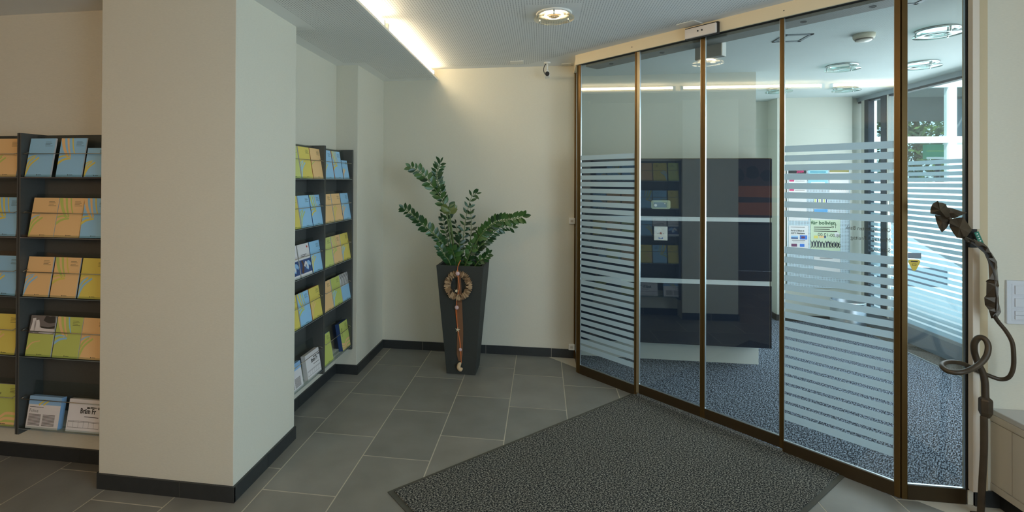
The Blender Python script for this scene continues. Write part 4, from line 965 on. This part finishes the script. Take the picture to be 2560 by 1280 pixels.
bm = new(); box(bm, 2.0975, 2.1035, YE - .014, YE - .001, .075, 2.575); struct('trim_6', bm, M_gasket, 'dark seal beside the end glass panel', 'trim')
t = thing('switch_panel', 'white triple light switch panel on the right wall', 'light switch', (2.339, YS, 1.016))
M_sw = mat('switch_white', srgb(216, 218, 222), .35)
bm = new(); box(bm, -.074, .074, -.013, 0, -.107, .107); obj('frame', bm, M_sw, t, bevel=.003)
for k, zc_ in enumerate((.062, .0, -.062)):
    bm = new(); box(bm, -.054, .054, -.0145, -.013, zc_ - .029, zc_ + .029); ins = obj('insert', bm, M_sw, t, bevel=.0008)
    bm = new()
    if k < 2: box(bm, -.044, .02, -.021, -.0145, zc_ - .021, zc_ + .021)
    else: box(bm, -.044, .02, -.021, -.0145, zc_ + .0012, zc_ + .021); box(bm, -.044, .02, -.021, -.0145, zc_ - .021, zc_ - .0012)
    obj('rocker', bm, M_sw, ins, bevel=.001)
t = thing('low_cabinet', 'low grey cabinet with light top in the lower right corner', 'cabinet', (0, 0, 0))
M_lc = mat('low_cabinet_grey', srgb(204, 196, 182), .55); M_lt = mat('low_cabinet_top', srgb(196, 196, 194), .35)
bm = new(); box(bm, 2.200, XSIDE, -1.4, YS - .001, .460, .487); box(bm, 2.200, XSIDE, -1.4, YS - .001, .425, .460, 1); obj('top', bm, [M_lt, M_lc], t, bevel=.004)
bm = new(); box(bm, 2.216, XSIDE, -1.39, YS - .001, .085, .425); obj('carcass', bm, M_lc, t)
bm = new(); box(bm, 2.235, XSIDE, -1.38, YS - .001, .0, .085); obj('plinth', bm, M_black, t)
bm = new(); box(bm, 2.201, 2.216, -1.39, YS - .001, .085, .118); obj('bottom_rail', bm, M_lc, t, bevel=.001)
for k in range(8):
    y1 = YS - .115 - (k - 1) * .53 if k else YS; y0 = max(YS - .115 - k * .53, -1.39)
    if y1 - y0 < .05: continue
    bm = new(); box(bm, 2.203, 2.216, y0 + .0015, y1 - .0015, .121, .422); obj('front_panel', bm, M_lc, t, bevel=.001)

# ------------------------------------------------------------------ forged iron stand
t = thing('iron_stand', 'forged iron twisted vine stand with metal leaves at the right', 'metal sculpture', (2.09, 2.75, 0))
YI = 2.735
def pi_(u, v, dy=0): q = px(u, v, YI + (dy if dy < 0 else dy * .7)); return q - Vector((2.09, 2.75, 0))
bm = new()
tube(bm, spline([pi_(2452, 1283), pi_(2456, 1200), pi_(2460, 1120), pi_(2460, 1040)], 5), [.0175] * 16, 4); 
box(bm, -.03, .03, -.03, .03, 0, .010)
for v in bm.verts: v.co.z = max(v.co.z, 0)
obj('shaft', bm, M_iron, t, bevel=.002)
bm = new(); c = pi_(2464, 1015)
prs = [(.011, c.z + .045), (.024, c.z + .034), (.026, c.z + .028), (.026, c.z - .028), (.022, c.z - .040), (.014, c.z - .055)]
rg = [[bm.verts.new((c.x + r_ * math.cos(k * PI / 3 + .3), c.y + r_ * math.sin(k * PI / 3 + .3), z_)) for k in range(6)] for r_, z_ in prs]
for P_, Q_ in zip(rg, rg[1:]):
    for k in range(6): bm.faces.new((P_[k], P_[(k + 1) % 6], Q_[(k + 1) % 6], Q_[k]))
bm.faces.new(rg[0]); bm.faces.new(rg[-1][::-1]); obj('collar', bm, M_iron, t, bevel=.002)
bm = new()
path = [pi_(2464, 1002), pi_(2463, 985), pi_(2462, 955), pi_(2456, 930), pi_(2444, 905), pi_(2436, 880), pi_(2436, 858, -.01), pi_(2446, 845, -.02), pi_(2460, 846, -.035), pi_(2470, 862, -.05), pi_(2468, 885, -.06), pi_(2455, 905, -.07),
        pi_(2430, 922, -.08), pi_(2400, 931, -.09), pi_(2370, 928, -.07), pi_(2355, 916, -.03), pi_(2362, 907, .02), pi_(2385, 905, .06), pi_(2412, 911, .08), pi_(2440, 925, .085), pi_(2470, 938, .08), pi_(2500, 948, .06), pi_(2522, 943, .03), pi_(2533, 920, .01), pi_(2534, 885, 0), pi_(2530, 855, 0), pi_(2515, 828, 0), pi_(2497, 806, 0), pi_(2482, 785, 0)]
Q_ = spline(path, 5); n = len(Q_)
tube(bm, Q_, [.0145 - .0065 * i / n for i in range(n)], 8)
obj('vine', bm, M_iron, t)
bm = new()   # folded petal strip
strip = [((2478, 796), (2484, 790)), ((2472, 775), (2492, 782)), ((2462, 762), (2496, 776)), ((2461, 744), (2498, 765)), ((2466, 738), (2497, 745)), ((2467, 706), (2492, 722)), ((2465, 702), (2498, 715)), ((2473, 698), (2494, 700)), ((2471, 660), (2489, 678)), ((2468, 645), (2494, 668)), ((2466, 636), (2486, 652)), ((2462, 630), (2477, 632)), ((2452, 618), (2470, 618)), ((2440, 617), (2458, 607)), ((2425, 608), (2436, 600)), ((2410, 598), (2421, 594)), ((2402, 594), (2412, 590))]
V = []
for i, (a, b) in enumerate(strip):
    zz = .018 * (-1) ** i; pa, pb = pi_(*a, zz * .6), pi_(*b, -zz * .4); pm = (pa + pb) / 2 + Vector((0, -.016, 0))
    V.append([bm.verts.new(p) for p in (pa, pm, pb)])
for a, b in zip(V, V[1:]):
    for k in range(2): bm.faces.new((a[k], a[k + 1], b[k + 1], b[k]))
o = obj('petal_strip', bm, M_iron, t); s_ = o.modifiers.new('solid', 'SOLIDIFY'); s_.thickness = .004
# light on the back edge, coloured in as a second, paler folded strip
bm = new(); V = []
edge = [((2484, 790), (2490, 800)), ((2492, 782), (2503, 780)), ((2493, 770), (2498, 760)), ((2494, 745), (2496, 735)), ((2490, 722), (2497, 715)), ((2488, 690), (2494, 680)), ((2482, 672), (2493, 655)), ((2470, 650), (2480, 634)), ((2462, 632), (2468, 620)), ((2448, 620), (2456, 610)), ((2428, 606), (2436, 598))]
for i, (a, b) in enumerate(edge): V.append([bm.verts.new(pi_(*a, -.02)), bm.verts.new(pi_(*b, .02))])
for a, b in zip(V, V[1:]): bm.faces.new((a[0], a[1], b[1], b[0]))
o = obj('strip_edge', bm, mat('iron_lit_edge', srgb(120, 118, 116), .35, metal=.7), t); s_ = o.modifiers.new('solid', 'SOLIDIFY'); s_.thickness = .003
def zq(p): return (2310 + p[0] / 3.767, 490 + p[1] / 3.767)
def leaf(poly, ctr, dy, bulge, name='metal_leaf'):
    bm = new(); c = bm.verts.new(pi_(*zq(ctr), dy - bulge)); V = []
    for i, p in enumerate(poly): V.append(bm.verts.new(pi_(*zq(p), dy + .012 * math.sin(i * 2.1))))
    for i in range(len(V)): bm.faces.new((c, V[i], V[(i + 1) % len(V)]))
    o = obj(name, bm, M_iron, t); s_ = o.modifiers.new('solid', 'SOLIDIFY'); s_.thickness = .003
leaf([(60, 165), (60, 130), (72, 90), (85, 70), (130, 45), (138, 60), (170, 64), (205, 75), (218, 105), (250, 140), (250, 205), (210, 205), (160, 185), (110, 175)], (150, 130), .0, .03)
leaf([(218, 105), (280, 120), (340, 140), (405, 160), (365, 175), (330, 190), (290, 210), (245, 212), (235, 160)], (280, 160), .01, .02)
leaf([(105, 178), (160, 185), (240, 208), (250, 235), (235, 265), (215, 300), (185, 330), (168, 342), (145, 305), (125, 265), (112, 225)], (175, 245), .005, .02)
leaf([(245, 218), (300, 208), (370, 200), (410, 255), (452, 318), (430, 350), (385, 405), (350, 398), (310, 392), (275, 350), (240, 290), (238, 255)], (335, 300), -.005, .025)
bm = new(); tube(bm, spline([pi_(*zq((240, 215)), .01), pi_(*zq((310, 300)), .012), pi_(*zq((380, 395)), .008), pi_(*zq((420, 430)), 0), pi_(2440, 610, 0)], 4), .006, 8); ell(bm, pi_(*zq((243, 212)), -.02), (.008, .008, .008)); obj('leaf_stalk', bm, M_iron, t)

# ------------------------------------------------------------------ outdoors beyond the window wall
bm = new(); quad(bm, [(3.95, -8, -.05), (30, -8, -.05), (30, 30, -.05), (3.95, 30, -.05)]); quad(bm, [(-6, 7.2, -.05), (3.95, 7.2, -.05), (3.95, 30, -.05), (-6, 30, -.05)])
struct('ground', bm, mat('pavement_light', srgb(196, 198, 196), .8, noise=.08, nscale=3), 'light pavement outside the window', 'ground')
t = thing('window_porch', 'white framed glazed porch outside in the sunlight', 'porch', (0, 0, 0))
YO = 9.0; M_pw = mat('porch_white', srgb(240, 242, 240), .6)
bm = new()
box(bm, 6.346, 6.458, YO - .05, YO + .05, -.05, 3.2); box(bm, 5.2, 7.6, YO - .045, YO + .045, 2.238, 2.341); box(bm, 5.2, 7.6, YO - .045, YO + .045, 3.12, 3.30); box(bm, 5.2, 5.32, YO - .05, YO + .05, -.05, 3.2); box(bm, 7.5, 7.62, YO - .05, YO + .05, -.05, 3.2)
obj('frame', bm, M_pw, t)
bm = new(); box(bm, 5.32, 6.346, YO - .02, YO + .02, .255, 1.618); box(bm, 6.458, 7.5, YO - .02, YO + .02, -.05, 2.238); obj('panel', bm, M_pw, t)
bm = new(); box(bm, 5.32, 6.346, YO - .02, YO + .02, -.05, .255); obj('lower_panel', bm, mat('porch_panel_dark', srgb(50, 66, 84), .4), t)
bm = new(); box(bm, 5.32, 6.346, YO - .004, YO + .004, 1.618, 2.238); box(bm, 5.32, 6.346, YO - .004, YO + .004, 2.341, 3.12); box(bm, 6.458, 7.5, YO - .004, YO + .004, 2.341, 3.12); obj('pane', bm, glass_mat('porch_glass', (.8, .86, .86, 1), 1.15), t)
bm = new(); box(bm, 5.0, 9.5, YO + .3, 13, 3.02, 3.3); obj('canopy', bm, mat('canopy_grey', srgb(84, 88, 88), .8), t)
bm = new(); box(bm, 6.95, 7.35, YO + .5, YO + .9, -.05, 3.02); obj('pier', bm, mat('pier_grey', srgb(150, 160, 170), .7), t)
# green sign board
t = thing('sign_board', 'green sign board with white lower edge seen through the porch glass', 'sign board', (7.97, 11.6, -.05))
bm = new(); box(bm, -.19, .19, -.05, .05, 2.14, 2.44); obj('board', bm, mat('sign_green', srgb(40, 150, 110), .4), t)
bm = new(); box(bm, -.19, .19, -.055, -.05, 2.14, 2.185); box(bm, -.19, .19, -.055, -.05, 2.30, 2.312, 1); obj('stripe', bm, [M_pw, mat('sign_line', srgb(170, 200, 90), .5)], t)
bm = new(); tube(bm, [(.05, 0, 0), (.05, 0, 2.14)], .04, 8); obj('post', bm, M_dkframe, t)
def tree(x, y, h, r, seed, label, group='trees outside'):
    t = thing('tree', label, 'tree', (x, y, -.05), group=group); rr = random.Random(seed)
    bm = new(); tube(bm, [(0, 0, 0), (.05, 0, h * .3), (0, .05, h * .7)], [.14, .11, .05], 8); obj('trunk', bm, mat('bark', srgb(70, 58, 44), .9), t)
    bm = new()
    for k in range(5200):
        a, b = rr.uniform(0, 2 * PI), rr.uniform(-1, 1); q = rr.random() ** .4; lob = 1 + .25 * math.sin(3 * a + seed) * math.cos(4 * b)
        c = Vector((r * q * lob * math.cos(a) * math.sqrt(1 - b * b), r * q * lob * math.sin(a) * math.sqrt(1 - b * b), h * .62 + r * 1.15 * q * b))
        d = Vector((rr.uniform(-1, 1), rr.uniform(-1, 1), rr.uniform(-1, 1))).normalized(); e_ = d.orthogonal().normalized(); s = rr.uniform(.07, .15)
        f = bm.faces.new([bm.verts.new(c + d * s), bm.verts.new(c + e_ * s * .5), bm.verts.new(c - d * s), bm.verts.new(c - e_ * s * .5)]); f.material_index = k % 2
    obj('crown', bm, [mat('crown_green', srgb(36, 58, 28), .7), mat('crown_green_light', srgb(84, 108, 50), .7)], t)
tree(11.2, 17.0, 5.6, 2.7, 1, 'broad green tree behind the white porch')
tree(16.6, 22.0, 7.4, 3.0, 2, 'tall green tree farther behind the porch')
tree(3.6, 15.5, 5.4, 2.0, 3, 'bushy green tree left of the porch')
